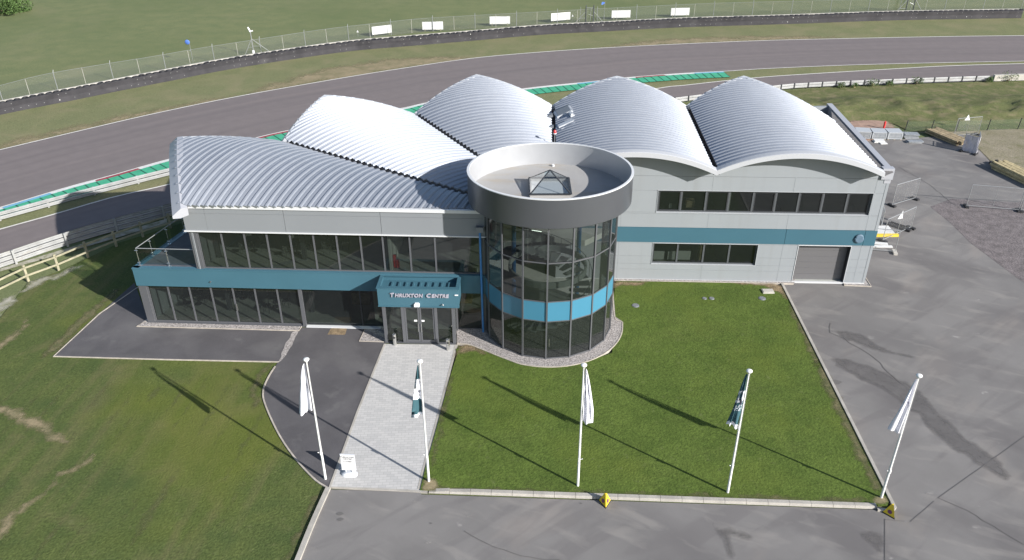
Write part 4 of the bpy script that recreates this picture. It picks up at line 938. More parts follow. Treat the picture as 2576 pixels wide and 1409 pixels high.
roofbox(1445, 317, .12, .55, .1, m_trim, 'roof_anchor', R(12)); roofbox(1437, 287, .12, .45, .1, m_trim, 'roof_anchor', R(12), 7.75)
ro, Mx = roofbox(1378, 292, .5, .35, .06, m_fasc, 'roof_flashing', R(0), 7.3); ro, Mx = roofbox(1386, 319, .2, .25, .06, m_fasc, 'roof_flashing', R(0), 7.25)
p = at(1395, 360, 7.3); b = cb(); b.tube(p, p+Vector((0, .0, .55)), .02, 8); ro = b.build('beacon_post', m_galv, club)
b = cb(); b.lathe(p+Vector((0, 0, .55)), [(0, 0), (.1, 0), (.1, .05), (.085, .06)], 14); b.build('beacon_base', m_trim, ro)
b = cb(); b.lathe(p+Vector((0, 0, .61)), [(.085, 0), (.085, .10), (.05, .16), (0, .17)], 14); b.build('beacon_lens', m_red, ro)

# ================================================================ FLAGPOLES
def flag_mat(name, base, emblem, ink, bands, scale=4):
    m = mat(name, base, .75); n, l = m.node_tree.nodes, m.node_tree.links; bs = n['Principled BSDF']
    uv = n.new('ShaderNodeTexCoord'); sp = n.new('ShaderNodeSeparateXYZ'); l.new(uv.outputs['UV'], sp.inputs[0])
    def band(lo, hi):
        a = n.new('ShaderNodeMath'); a.operation = 'GREATER_THAN'; a.inputs[1].default_value = lo; l.new(sp.outputs[1], a.inputs[0])
        c_ = n.new('ShaderNodeMath'); c_.operation = 'LESS_THAN'; c_.inputs[1].default_value = hi; l.new(sp.outputs[1], c_.inputs[0])
        q = n.new('ShaderNodeMath'); q.operation = 'MULTIPLY'; l.new(a.outputs[0], q.inputs[0]); l.new(c_.outputs[0], q.inputs[1]); return q.outputs[0]
    def thr(sc, th, dist=1.5):
        no = n.new('ShaderNodeTexNoise'); no.inputs['Scale'].default_value = sc; no.inputs['Distortion'].default_value = dist; l.new(uv.outputs['UV'], no.inputs['Vector'])
        g_ = n.new('ShaderNodeMath'); g_.operation = 'GREATER_THAN'; g_.inputs[1].default_value = th; l.new(no.outputs['Fac'], g_.inputs[0]); return g_.outputs[0]
    src = None
    def mix(colr, fac):
        nonlocal src
        mx = n.new('ShaderNodeMix'); mx.data_type = 'RGBA'; mx.inputs[7].default_value = (*colr, 1); l.new(fac, mx.inputs[0])
        if src: l.new(src, mx.inputs[6])
        else: mx.inputs[6].default_value = (*base, 1)
        src = mx.outputs[2]
    def mul(a, c_): q = n.new('ShaderNodeMath'); q.operation = 'MULTIPLY'; l.new(a, q.inputs[0]); l.new(c_, q.inputs[1]); return q.outputs[0]
    for lo, hi, colr, sc, th in bands: mix(colr, mul(band(lo, hi), thr(sc, th)))
    l.new(src, bs.inputs['Base Color']); return m
W_, K_, T_ = (.78, .78, .82), (.05, .055, .08), (.03, .09, .11)
fm_white = flag_mat('white flag print', (.66, .66, .71), None, None, [(.40, .58, (.2, .2, .26), 7, .6)])
fm_teal = flag_mat('teal flag print', T_, None, None, [(.28, .68, W_, 3, .34), (.50, .62, K_, 6, .5), (.30, .45, K_, 9, .62), (.95, 1.01, W_, 1, .0)])
fm_teal2 = flag_mat('teal flag print two', T_, None, None, [(.30, .52, W_, 3, .42), (.45, .56, K_, 6, .5), (.56, .68, W_, 9, .56), (.93, 1.01, W_, 1, .0)])
PH = 6.04
def flagpole(base, side, fm, label, shape, seed):
    base = Vector(base); t = thing('flagpole', label, 'flagpole', base, 0, 'white flagpoles in front of the clubhouse')
    b = MB(); b.tube((0, 0, -.08), (0, 0, 1.4), .054, 14, .05); b.tube((0, 0, 1.4), (0, 0, PH-.05), .047, 14, .03); b.build('pole', m_pole, t, smooth=True, angle=40)
    b = MB(); b.lathe((0, 0, PH-.06), [(0, -.02), (.045, -.02), (.085, .03), (.115, .075), (.11, .11), (.07, .135), (0, .14)], 18); b.build('finial', m_pole, t, smooth=True)
    b = MB(); b.tube((.05*side, -.03, 1.45), (.13*side, -.05, 1.5), .018, 6); b.box(-.03, .03, -.09, -.05, 1.38, 1.55); b.build('cleat', m_pole, t)
    b = MB(); b.tube((.05, -.045, 1.5), (.04, -.04, PH-.1), .005, 5); b.build('halyard', m_galv, t)
    # limp cloth: folded cross section that fans out from the truck down to the hem
    n, mr = 40, 26; me = bpy.data.meshes.new('flag'); vs = []; uvs = []
    top, bot = PH-.12, PH-.12-shape['len']
    for j in range(mr+1):
        v = j/mr
        for i in range(n+1):
            u = i/n; spread = shape['w']*(.10+.90*v**shape['p'])*(1-.25*max(0, v-.75)*4*shape.get('taper', 0))
            fold = math.sin(u*math.pi*shape['f']+seed)*.045*(.5+v)+math.sin(u*13+v*5+seed)*.012+noise.noise((u*4, v*5, seed))*.03
            x = side*(.05+spread*(u if u < .5 else (1-(u-.5)*shape['back']))*1.6)
            hem = shape['hem']*math.sin(u*math.pi*1.5+seed)*.5*v**6
            y = -.045-fold*.9-.02*math.sin(v*6+seed)
            vs.append((x, y, top-(top-bot)*v+hem+noise.noise((u*3, v*3, seed))*.02)); uvs.append((u, v))
    me.from_pydata(vs, [], [(j*(n+1)+i, j*(n+1)+i+1, (j+1)*(n+1)+i+1, (j+1)*(n+1)+i) for j in range(mr) for i in range(n)])
    uvl = me.uv_layers.new(name='UVMap')
    for lp in me.loops: uvl.data[lp.index].uv = uvs[lp.vertex_index]
    me.materials.append(fm); me.polygons.foreach_set('use_smooth', [True]*len(me.polygons)); link(bpy.data.objects.new('flag', me), t)
    return t
fb = [a2(819, 1205), a2(1079, 1213.2), a2(1453.3, 1224.2), a2(1830, 1240.9), a2(2216, 1254.2)]
flagpole((*fb[0], .0), -1, fm_white, 'white flagpole with limp white flag on dark asphalt left of the paved path', dict(len=2.35, w=.34, p=.7, f=3.2, back=.75, hem=.3), 1.)
flagpole((*fb[1], .05), -1, fm_teal, 'white flagpole with limp teal flag where the paved path meets the lawn', dict(len=2.35, w=.27, p=.9, f=3.6, back=2.1, hem=.18), 2.2)
flagpole((*fb[2], .05), 1, fm_white, 'white flagpole with limp white flag on the lawn below the round glass tower', dict(len=2.45, w=.30, p=.8, f=4.2, back=.7, hem=.35, taper=.6), 3.1)
flagpole((*fb[3], .05), -1, fm_teal2, 'white flagpole with limp teal flag standing on the open lawn, grass all round it', dict(len=2.45, w=.30, p=.85, f=3.4, back=.6, hem=.35), 4.6)
flagpole((*fb[4], .05), -1, fm_white, 'white flagpole with bunched white flag in the right corner of the lawn', dict(len=2.5, w=.33, p=.8, f=4.4, back=1.6, hem=.3), 5.4)

# ================================================================ SIGN, CONES, BINS, COVERS
p = a2(880, 1194); t = thing('pavement_sign', 'white swing sign reading THRUXTON CENTRE CLOSED on a grey moulded base, on the pale paving', 'sign', (*p, .02), R(-4))
b = MB()
n = 20
for sx in range(n):
    x0, x1 = -.34+.68*sx/n, -.34+.68*(sx+1)/n; h = lambda x: .05+.10*math.cos(x/.34*math.pi/2)**.7 if abs(x) < .34 else .05
    for (xa, xb) in ((x0, x1),):
        ya = .17*(1-(abs(xa)/.36)**4)+.03; yb = .17*(1-(abs(xb)/.36)**4)+.03
        b.add([(xa, -ya, 0), (xb, -yb, 0), (xb, -yb*.55, h(xb)), (xa, -ya*.55, h(xa)), (xb, yb*.55, h(xb)), (xa, ya*.55, h(xa)), (xb, yb, 0), (xa, ya, 0)], [(0, 1, 2, 3), (3, 2, 4, 5), (5, 4, 6, 7)])
b.build('base', m_signg, t, smooth=True, angle=50)
b = MB(); b.box(-.3, .3, -.022, .022, .24, 1.10); b.tube((-.14, 0, .1), (-.14, 0, .26), .03, 8); b.tube((.14, 0, .1), (.14, 0, .26), .03, 8); b.build('sign_frame', m_signg, t)
b = MB(); b.box(-.275, .275, -.03, -.0225, .27, 1.07); b.build('sign_panel', m_signw, t)
for s_, z, sz in (('THRUXTON', .93, .105), ('CENTRE', .83, .105), ('CLOSED', .69, .105)):
    M = Matrix.Translation((0, -.034, z)) @ Matrix.Rotation(R(90), 4, 'X') @ Matrix.Scale(.95, 4, (1, 0, 0)); text_mesh('lettering', s_, sz, .002, m_ink, t, M, bold=.002)
def cone(px, py, rz, label):
    p = a2(px, py); t = thing('no_waiting_cone', label, 'traffic cone', (*p, 0), rz, 'yellow no waiting cones beside the front kerb')
    b = MB(); tri = lambda r_, z: [(r_*math.cos(R(a)), r_*math.sin(R(a)), z) for a in (-90, 30, 150)]
    b.add(tri(.27, .035)+tri(.055, .52), [(0, 1, 4, 3), (1, 2, 5, 4), (2, 0, 3, 5), (3, 4, 5), (0, 2, 1)]); b.build('body', m_yel, t)
    b = MB(); b.add(tri(.30, 0)+tri(.285, .04), [(0, 1, 4, 3), (1, 2, 5, 4), (2, 0, 3, 5), (3, 4, 5)]); b.build('foot', m_black, t)
    for a in (-30, 90, 210):
        M = Matrix.Rotation(R(a), 4, 'Z') @ Matrix.Translation((.105, 0, .19)) @ Matrix.Rotation(R(-13), 4, 'Y')
        b = MB(); n = 16; b.add([M @ Vector((.012, .085*math.cos(2*math.pi*i/n), .085*math.sin(2*math.pi*i/n))) for i in range(n)], [tuple(range(n))]); b.build('disc', m_purp, t)
cone(1522, 1266, R(0), 'yellow three sided no waiting cone standing halfway along the front kerb'); cone(2239, 1293, R(12), 'yellow three sided no waiting cone at the right hand corner of the front kerb')
def bin_(px, py, label):
    t = thing('ashtray_bin', label, 'litter bin', (*a2(px, py), .02), 0, 'steel ashtray bins either side of the entrance doors')
    b = MB(); b.lathe((0, 0, 0), [(0, .0), (.085, .0), (.095, .02), (.095, .62), (.085, .64)], 18); b.build('body', m_steel, t, smooth=True, angle=40)
    b = MB(); b.lathe((0, 0, .64), [(.098, -.02), (.1, .02), (.075, .04), (0, .02)], 18); b.build('ash_tray', m_steel, t, smooth=True, angle=40)
    b = MB(); b.box(-.055, .055, -.099, -.06, .44, .54); b.build('mouth', m_intd, t)
bin_(994, 868, 'brushed steel ashtray bin to the left of the glass entrance doors'); bin_(1127.5, 881, 'brushed steel ashtray bin to the right of the glass entrance doors')
for px, py, r_, l in ((1598.7, 771, .2, 'round iron cover in the lawn just right of the glass tower'), (1772, 753, .13, 'smaller left cover of the touching pair in the upper lawn'), (1790, 753, .15, 'larger right cover of the touching pair in the upper lawn'), (1917, 753, .2, 'round iron cover near the lawn corner by the roller door')):
    b = MB((*a2(px, py), .055)); c = b.org; b.lathe(c, [(0, .03), (r_*.8, .03), (r_*.85, .015), (r_, .02), (r_*1.05, -.01)], 20)
    tag(b.build('manhole_cover', m_cover), l, 'manhole cover', 'covers let into the lawn')
p = a2(1931, 736); b = MB((*p, .055)); b.box(p.x-.32, p.x+.32, p.y-.22, p.y+.22, .05, .12); b.box(p.x-.28, p.x+.28, p.y-.18, p.y+.18, .12, .14); tag(b.build('chamber_cover', m_oldc), 'square grey concrete chamber cover on bare soil at the top right of the lawn', 'inspection cover')

# ================================================================ BARRIERS, FENCES
def armco(name, label, P, rails, z0, step, post_m=m_arm, side=-1, posts=True, front=False):
    """corrugated rails on posts along plan line P; posts stand on the side given"""
    org = Vector((*P[0], 0)); t = thing(name, label, 'crash barrier', org)
    sp = .30; b = MB(org)
    for k in range(rails):
        zb = z0+k*sp; prof = [(.0, zb), (.07, zb+.05), (.07, zb+.09), (.0, zb+.13), (.07, zb+.17), (.07, zb+.21), (.0, zb+.26)]
        strip_wall(b, P, [(o*side*-1, z) for o, z in prof])
    b.build('rail', m_arm, t, smooth=True, angle=40)
    if posts:
        Q = resample(P, step); N = normals(Q)
        for p, n_ in zip(Q[:100], N):
            c_ = p+n_*side*.07; b = MB(org); b.bar((*c_, 0), (*c_, z0+rails*sp-.04), .12, .09, up=(n_.x, n_.y, 0)); b.build('post', post_m, t)
    return t
lb = [(-420, 812), (-180, 735), (12, 673), (143, 628), (270, 589), (420, 548), (560, 505)]
LB = resample(curve([a2(*p) for p in lb]), .6)
armco('crash_barrier', 'galvanised steel crash barrier of stacked rails behind the wooden post and rail fence', LB, 3, .08, 3.05)
l2 = [(-420, 668), (-180, 606), (0, 557), (200, 502), (430, 443), (560, 412)]
L2 = resample(curve([a2(*p) for p in l2]), .6)
armco('crash_barrier', 'low three rail steel barrier between the green kerb strip and the pit lane', L2, 2, .08, 3.05, side=1)
rb = [(1660, 264), (1757, 252), (1960, 227), (1994, 223.5), (2110, 217.5), (2270, 211), (2411, 206), (2520, 202.5)]
RBp = curve([a2(*p) for p in rb]); ptsb = resample(RBp, 1.45)
t = thing('crash_barrier', 'short section steel barrier with dark posts beside the pit lane, right of the roofs', 'crash barrier', (*ptsb[0], 0))
for i, (p, q) in enumerate(zip(ptsb, ptsb[1:])):
    d = (q-p); u = d.normalized(); n_ = Vector((u.y, -u.x)); a, c_ = p+u*.13, q-u*.03; b = MB(t.location)
    for k in range(2):
        zb = .05+k*.24; b.add([(*(a+n_*o), z) for o, z in ((0, zb), (.05, zb+.06), (0, zb+.11), (.05, zb+.16), (0, zb+.22))]+[(*(c_+n_*o), z) for o, z in ((0, zb), (.05, zb+.06), (0, zb+.11), (.05, zb+.16), (0, zb+.22))], [(j, j+1, j+6, j+5) for j in range(4)])
    b.build('rail', m_arm, t)
    b = MB(t.location); b.bar((*(p+u*.05), 0), (*(p+u*.05), .54), .09, .12, up=(n_.x, n_.y, 0)); b.build('post', m_dark, t)
# concrete barrier end at far right
q0 = ptsb[-1]; q1 = a2(2640, 199); b = MB((*q0, 0)); b.bar((*(q0+Vector((.4, 0))), .3), (*q1, .3), .3, .6); tag(b.build('concrete_barrier', m_oldc), 'pale concrete barrier block at the right end of the steel barrier', 'concrete barrier')
# post and rail fence
pr_ = [(-300, 850), (-110, 790), (0, 741), (71.7, 708), (148, 680), (222, 648), (293, 620), (360, 596), (430, 574)]
PR = curve([a2(*p) for p in pr_], 12); posts = [a2(*p) for p in [(-300, 850), (-200, 817), (-100, 785), (-10, 748), (71.7, 708), (148, 680), (222, 648), (293, 620), (360, 596), (430, 574), (500, 552)]]
t = thing('post_and_rail_fence', 'pale wooden fence with two rails along the edge of the left lawn', 'fence', (*posts[0], 0))
for p, q in zip(posts, posts[1:]):
    b = MB(t.location); u = (q-p).normalized(); b.bar((*q, 0), (*q, 1.08), .1, .13, up=(u.x, u.y, 0)); b.build('post', m_wood, t)
    for zr in (.42, .92):
        b = MB(t.location); n_ = Vector((u.y, -u.x))*.075; b.bar((*(p+n_), zr), (*(q+n_), zr), .045, .11); b.build('rail', m_wood, t)
# tyre wall with conveyor belting
def span(P, x0, x1): return [p for p in P if x0 <= p.x <= x1]
TB = [p for p in resample(curve([a2(*p) for p in belt]), .66) if -50 < p.x < 66]
t = thing('tyre_wall', 'long black tyre wall faced with rubber belting along the far side of the track', 'tyre barrier', (*TB[0], 0))
b = MB(t.location); Pw = [p+n_*noise.noise((p.x*.35, p.y*.35, 1))*.12 for p, n_ in zip(TB, normals(TB))]
strip_wall(b, Pw, [(0, -.05), (.03, .45), (.0, .92), (.06, .95)]); b.build('belting', m_belt, t)
b = MB(t.location)
for i, (p, n_) in enumerate(zip(Pw, normals(Pw))):
    for zz in (.25, .75):
        if random.random() < .4: q = p-n_*.02; u = Vector((-n_.y, n_.x)); r_ = .018 if random.random() < .9 else .04; b.add([(*(q-u*r_), zz-r_), (*(q+u*r_), zz-r_), (*(q+u*r_), zz+r_), (*(q-u*r_), zz+r_)], [(0, 1, 2, 3)])
bo = b.build('bolts', m_bolt, t); bo['kind'] = 'stuff'
tyre_me = None
def tyre_mesh():
    b = MB(); n, k = 14, 7
    for i in range(n):
        a = 2*math.pi*i/n
        for j in range(k):
            c_ = 2*math.pi*j/k; r_ = .23+.085*math.cos(c_); b.v.append(Vector((r_*math.cos(a), r_*math.sin(a), .085*math.sin(c_))))
    for i in range(n):
        for j in range(k): b.f.append((i*k+j, ((i+1) % n)*k+j, ((i+1) % n)*k+(j+1) % k, i*k+(j+1) % k)); b.mi.append(0)
    return b
tb_ = tyre_mesh(); rest = MB(t.location); N = normals(TB); first = None
for i, (p, n_) in enumerate(zip(TB, N)):
    q = p+n_*.36; zt_ = .90+.05*noise.noise((p.x, p.y, 4))
    if i < 100:
        if first is None:
            first = tb_.build('tyre', m_black, t, smooth=True); o = first
        else:
            o = first.copy(); C.objects.link(o); o.parent = t
        o.location = Vector((*q, zt_))-t.location; o.rotation_euler = (R(random.uniform(-8, 8)), R(random.uniform(-8, 8)), 0)
    else: rest.add([v+Vector((*q, zt_)) for v in tb_.v], tb_.f)
o = rest.build('tyres', m_black, t, smooth=True); o['kind'] = 'stuff'
cw = offs(TB, .85); b = MB((*cw[0], 0)); strip_wall(b, cw, [(-.12, -.05), (-.1, .96), (.1, .96), (.12, -.05)]); tag(b.build('concrete_wall', m_oldc), 'pale topped concrete wall standing behind the black tyre wall', 'wall')
gp0 = offs(TB, 1.0); gp1 = offs(TB, 2.3); ribbon('gravel_strip', even(gp0, 80), even(gp1, 80), -.02, m_chalk)
# catch fence
CF = curve([a2(*p) for p in [(-300, 345), (-120, 294), (0, 262), (118, 230), (264, 203), (395, 181), (519, 158), (739, 122), (830, 108), (945, 94), (1050, 82), (1156, 75), (1365, 63), (1599, 50), (1808, 40), (2094, 33), (2300, 28), (2576, 24), (2900, 20)]], 8)
CF = [p for p in resample(CF, .5)]
t = thing('catch_fence', 'tall grey wire mesh catch fence on cranked posts behind the tyre wall', 'fence', (*CF[0], 0)); HF = 1.62
b = MB(t.location); strip_wall(b, CF, [(0, .0), (0, HF)]); b.build('mesh', scr_far, t)
b = MB(t.location)
for a, c_ in zip(CF[::3], CF[3::3]): b.tube((*a, HF), (*c_, HF), .012, 4, caps=False)
b.build('top_wire', m_galv, t)
Q = resample(CF, 2.62)
for i, p in enumerate(Q[:98]):
    b = MB(t.location); big = i % 2 == 0; n_ = Vector((0, -1)); r_ = .035 if big else .018
    b.tube((*p, 0), (*p, HF), r_, 6)
    if big: b.tube((*p, HF), (p.x+.02, p.y+.12, HF+.25), r_*.8, 6)
    b.build('post', m_galv if big else m_oldc, t)
# billboards (backs) behind the fence
for k, (x0, x1, yb, yb1, yt, name) in enumerate([(937, 986, 88, 82, 66, 'tilted white board behind the catch fence, just right of a small white triangle'), (1063, 1115, 75, 74, 54, 'white board behind the catch fence, second of the row from the left'), (1232, 1283, 61, 60, 42, 'white board behind the catch fence, third of the row from the left'), (1386, 1434, 53, 49, 34, 'white board behind the catch fence, crossed by a shadow, left of the gateway frame'), (1538, 1585, 45, 44, 27, 'white board behind the catch fence, just right of the blue flag'), (1686, 1733, 39, 38, 21, 'white board behind the catch fence, rightmost of the row')]):
    p, q = a2(x0, yb+4), a2(x1, yb1+4); t = thing('advertising_board', name, 'board', (*((p+q)/2), 0), 0, 'white boards standing behind the catch fence')
    u = (q-p).normalized(); b = MB(t.location); b.bar((*p, .66), (*q, .66), .05, .92); b.build('panel', m_signw, t)
    b = MB(t.location); b.bar((*(p+u*.3), 0), (*(p+u*.3), .3), .06, .06); b.bar((*(q-u*.3), 0), (*(q-u*.3), .3), .06, .06); b.build('leg', m_wood, t)
def tri_marker(px, py, h, label, s_=.22):
    p = a2(px, py); t = thing('marker_sign', label, 'marker', (*p, 0), 0, 'small white triangular markers')
    b = MB(); b.tube((0, 0, 0), (0, 0, h), .015, 6); b.build('stake', m_galv, t)
    b = MB(); b.add([(-s_*.6, -.03, h-.1), (s_*.6, -.03, h-.1), (.0, -.03, h+s_*1.3-.1), (-s_*.6, -.05, h-.1), (s_*.6, -.05, h-.1), (0, -.05, h+s_*1.3-.1)], [(0, 1, 2), (3, 4, 5), (0, 1, 4, 3), (1, 2, 5, 4), (2, 0, 3, 5)]); b.build('plate', m_signw, t)
tri_marker(901, 92, .6, 'small white triangle marker behind the fence, left of the leftmost board'); tri_marker(1440, 52, .6, 'small white triangle marker behind the fence, beside the gateway frame')
tri_marker(2425, 328, 1.0, 'white triangle marker on a stake by the wire fence behind the banner panel', .38)
# camera mast on tripod
p = a2(639, 138); t = thing('camera_mast', 'grey braced mast with white camera head rising above the catch fence', 'mast', (*p, 0))
b = MB(); b.tube((0, 0, 0), (0, 0, 2.55), .05, 8); b.build('pole', m_galv, t)
b = MB(); b.tube((-.95, -.15, .0), (0, 0, 1.75), .035, 6); b.tube((1.75, .15, .3), (0, 0, 1.75), .035, 6); b.tube((-.5, -.05, .8), (0, 0, .85), .02, 6); b.tube((0, 0, .95), (.85, .05, .95), .02, 6); b.build('brace', m_oldg, t)
b = MB(); b.tube((.0, 0, 2.5), (-.2, 0, 3.0), .09, 10); b.tube((-.02, 0, 2.55), (.28, 0, 2.62), .07, 8); b.build('camera_head', m_signw, t)
b = MB(); b.box(-.1, .1, -.08, .08, .1, .5); b.build('cabinet', m_signw, t)
p = a2(486, 157); t = thing('round_sign', 'blue round sign on a thin pole behind the catch fence, left side', 'sign', (*p, 0))
b = MB(); b.tube((0, 0, 0), (0, 0, 2.1), .02, 6); b.box(-.08, .0, -.04, .04, 1.25, 1.33); b.build('pole', m_galv, t)
b = MB(); b.lathe((0, 0, 1.95), [(0, -.26), (.14, -.22), (.24, -.1), (.27, 0), (.24, .12), (.14, .22), (0, .26)], 18)
b.v = [Vector((v.x-.18, v.y*.25-.05, v.z+.22)) for v in b.v]; b.build('disc', m_ball, t, smooth=True)
p = a2(1519, 51); t = thing('marshal_flag', 'blue flag on a thin pole behind the catch fence at the top edge', 'flag', (*p, 0))
b = MB(); b.tube((0, 0, 0), (.03, 0, 2.3), .022, 6); b.tube((0, 0, 0), (0, 0, .6), .045, 6); b.build('pole', m_galv, t)
b = MB(); b.add([(.0, -.02, 2.25), (-.35, -.05, 2.28), (-.42, -.08, 1.95), (-.25, -.04, 1.93), (0, -.02, 2.1)], [(0, 1, 2, 3, 4)]); b.build('cloth', m_ball, t)
def gateway(px, py, w_, h, label):
    p = a2(px, py); t = thing('fence_gateway', label, 'gateway', (*p, 0))
    for x in (0, w_): b = MB(); b.tube((x, 0, 0), (x, 0, h), .07, 8); b.tube((x, 0, h), (x+.03, .1, h+.25), .06, 6); b.build('gate_post', m_drum, t)
    b = MB(); b.tube((0, 0, h-.05), (w_, 0, h-.05), .035, 6); b.tube((w_*.6, .0, .2), (w_*.7, 0, h-.05), .03, 6); b.tube((w_*.35, 0, h*.55), (w_, 0, h*.45), .02, 6); b.build('gate_frame', m_galv, t)
    b = MB(); b.tube((-1.3, .0, 0), (0, 0, h*.75), .035, 6); b.tube((w_, 0, h*.75), (w_+1.3, 0, 0), .035, 6); b.tube((-.9, 0, .55), (0, 0, .55), .03, 6); b.tube((-.75, .3, 0), (-.65, .3, h), .03, 6); b.build('brace', m_oldg, t)
gateway(1473, 57, .95, 1.85, 'dark twin post gateway frame in the catch fence near the blue flag'); gateway(2277, 32, .95, 2.3, 'dark twin post gateway frame in the catch fence at the far right')
# low stock fence behind the yard
SF = [a2(*p) for p in [(2276, 331), (2341, 331), (2404, 330), (2483, 328), (2560, 325), (2650, 322), (2760, 318)]]
t = thing('stock_fence', 'low green wire fence on thin dark stakes along the foot of the rough bank', 'fence', (*SF[0], 0))
for p in SF: b = MB(t.location); b.tube((*p, 0), (p.x+.06, p.y, 1.0), .035, 6); b.build('post', m_dark, t)
b = MB(t.location); strip_wall(b, SF, [(0, .02), (0, .9)]); b.build('mesh', scr_low, t)
# mesh site fence panels
def heras(p, q, h, label, lift=0., foot=True, banner=None):
    p, q = Vector(p[:2]), Vector(q[:2]); t = thing('mesh_fence_panel', label, 'fence panel', (*p, 0), 0, 'temporary mesh fence panels in the yard')
    b = MB(t.location); o = t.location; u = (q-p)
    for a in (p, q): b.tube((*a, .05), (*a, h), .022, 7)
    b.tube((*p, .12), (*q, .12), .02, 7); b.tube((*p, h), (*q, h), .024, 7); m_ = p+u*.5; b.tube((*m_, .12), (*m_, h), .012, 6); b.build('frame', m_galv, t)
    b = MB(t.location); b.add([(*p, .12), (*q, .12), (*q, h), (*p, h)], [(0, 1, 2, 3)]); b.build('mesh', scr, t)
    if foot:
        for a in (p, q):
            b = MB(t.location); n_ = Vector((u.y, -u.x)).normalized(); b.bar((*(a-n_*.3), .06), (*(a+n_*.3), .06), .22, .12); b.build('foot', m_black if foot == 1 else m_oldc, t)
    if banner:
        n_ = Vector((u.y, -u.x)).normalized()*.03; b = MB(t.location); k = 12
        for i in range(k+1):
            a = p+u*(i/k)+n_*(1+math.sin(i*1.9)); 
            for j in range(5): b.v.append(Vector((*(a+n_*math.sin(j*1.3+i)), .08+(h-.16)*j/4)))
        for i in range(k):
            for j in range(4): b.f.append((i*5+j, (i+1)*5+j, (i+1)*5+j+1, i*5+j+1)); b.mi.append(0)
        b.build('banner', m_sheet, t, smooth=True)
    return t
heras((26.15, 50.7), (28.21, 51.8), 1.6, 'mesh fence panel at an angle beside the right end of the building, farther one')
heras((31.18, 50.53), (34.38, 49.83), 1.65, 'mesh fence panel standing alone across the yard at the right')
heras((34.5, 49.8), (37.9, 49.3), 1.65, 'mesh fence panel cut off by the right edge of the photo')
heras((23.45, 45.5), (26.0, 47.3), 1.55, 'nearer angled mesh fence panel by the white steps at the end of the building')
heras((20.6, 44.6), (23.6, 43.97), 1.55, 'mesh fence panel meeting the right end wall of the building', foot=2)
heras(a2(2418.7, 380), a2(2453.4, 389), 1.5, 'mesh fence panel covered in a pale lilac banner by the rough bank', banner=True)
heras((36.56, 60.12), (37.05, 61.15), 1.5, 'mesh fence panel folded back behind the lilac banner panel', banner=True, foot=0)
heras(a2(2398, 345), a2(2458, 340), 1.6, 'bare mesh fence panel standing behind the lilac banner panel')
# steps at the end of the building
t = thing('steel_steps', 'pale galvanised external steps rising along the right end wall of the building', 'steps', (22.4, 46.4, 0))
b = MB(t.location)
for k in range(15):
    y = 47.6+k*.36; z = .2*(k+1); b.box(20.95, 24.0-.02*k, y, y+.30, z-.03, z)
b.build('treads', m_galv, t)
b = MB(t.location); b.bar((24.15, 47.5, .2), (24.2, 53, 3.2), .06, .28); b.bar((20.9, 47.5, .2), (20.9, 53, 3.2), .06, .28); b.build('stringer', m_galv, t)
b = MB(t.location); b.tube((24.15, 47.5, 0), (24.15, 47.5, 1.15), .03, 8); b.tube((24.15, 47.5, 1.15), (24.2, 53, 4.2), .03, 8); b.tube((24.17, 50, 1.5), (24.17, 50, 2.6), .025, 6); b.build('handrail', m_galv, t)
b = MB(t.location); b.add([(24.2, 47.5, .35), (24.24, 53, 3.35), (24.24, 53, 4.15), (24.2, 47.5, 1.1)], [(0, 1, 2, 3)]); b.build('infill_mesh', mesh_screen('stair mesh', (.5, .52, .55), .45), t)
b = MB(t.location); b.box(21.3, 24.6, 46.35, 47.5, 0, .12); b.build('landing_slab', m_ins, t)
b = MB(t.location); b.box(21.3, 24.75, 46.12, 46.33, 0, .14); b.build('yellow_nosing', m_yel, t)
b = MB((22.6, 45.0, 0)); b.bar((21.0, 45.6, .05), (23.6, 45.05, .05), .28, .06); tag(b.build('white_plank', m_ins), 'upper of two white boards lying on the asphalt by the end wall', 'board', 'white boards lying beside the steps')
b = MB((22.6, 44.6, 0)); b.bar((21.0, 44.85, .05), (23.75, 44.72, .05), .22, .06); tag(b.build('white_plank', m_ins), 'lower of two white boards lying on the asphalt by the end wall', 'board', 'white boards lying beside the steps')
p = a2(2300-29, 577); b = MB((*p, 0)); b.bar((p.x-.7, p.y+.75, .08), (p.x+.35, p.y-.35, .08), .35, .14); b.bar((p.x-.5, p.y+.75, .18), (p.x+.1, p.y, .22), .08, .08); tag(b.build('rubber_block', m_black), 'black rubber fence foot lying loose on the yard beside the yellow edged step', 'fence foot')
p = a2(2262, 560); b = MB((*p, 0)); b.add([(p.x-.15, p.y, .25), (p.x+.15, p.y, .3), (p.x+.1, p.y+.05, .85), (p.x-.15, p.y+.04, .25), (p.x+.15, p.y+.04, .3), (p.x+.1, p.y+.09, .85)], [(0, 1, 2), (3, 4, 5), (0, 1, 4, 3), (1, 2, 5, 4), (2, 0, 3, 5)]); b.tube((p.x+.05, p.y+.02, 0), (p.x+.05, p.y+.02, .4), .02, 6); tag(b.build('warning_triangle', m_signw), 'small white triangle standing in the yard by the white steps', 'marker')
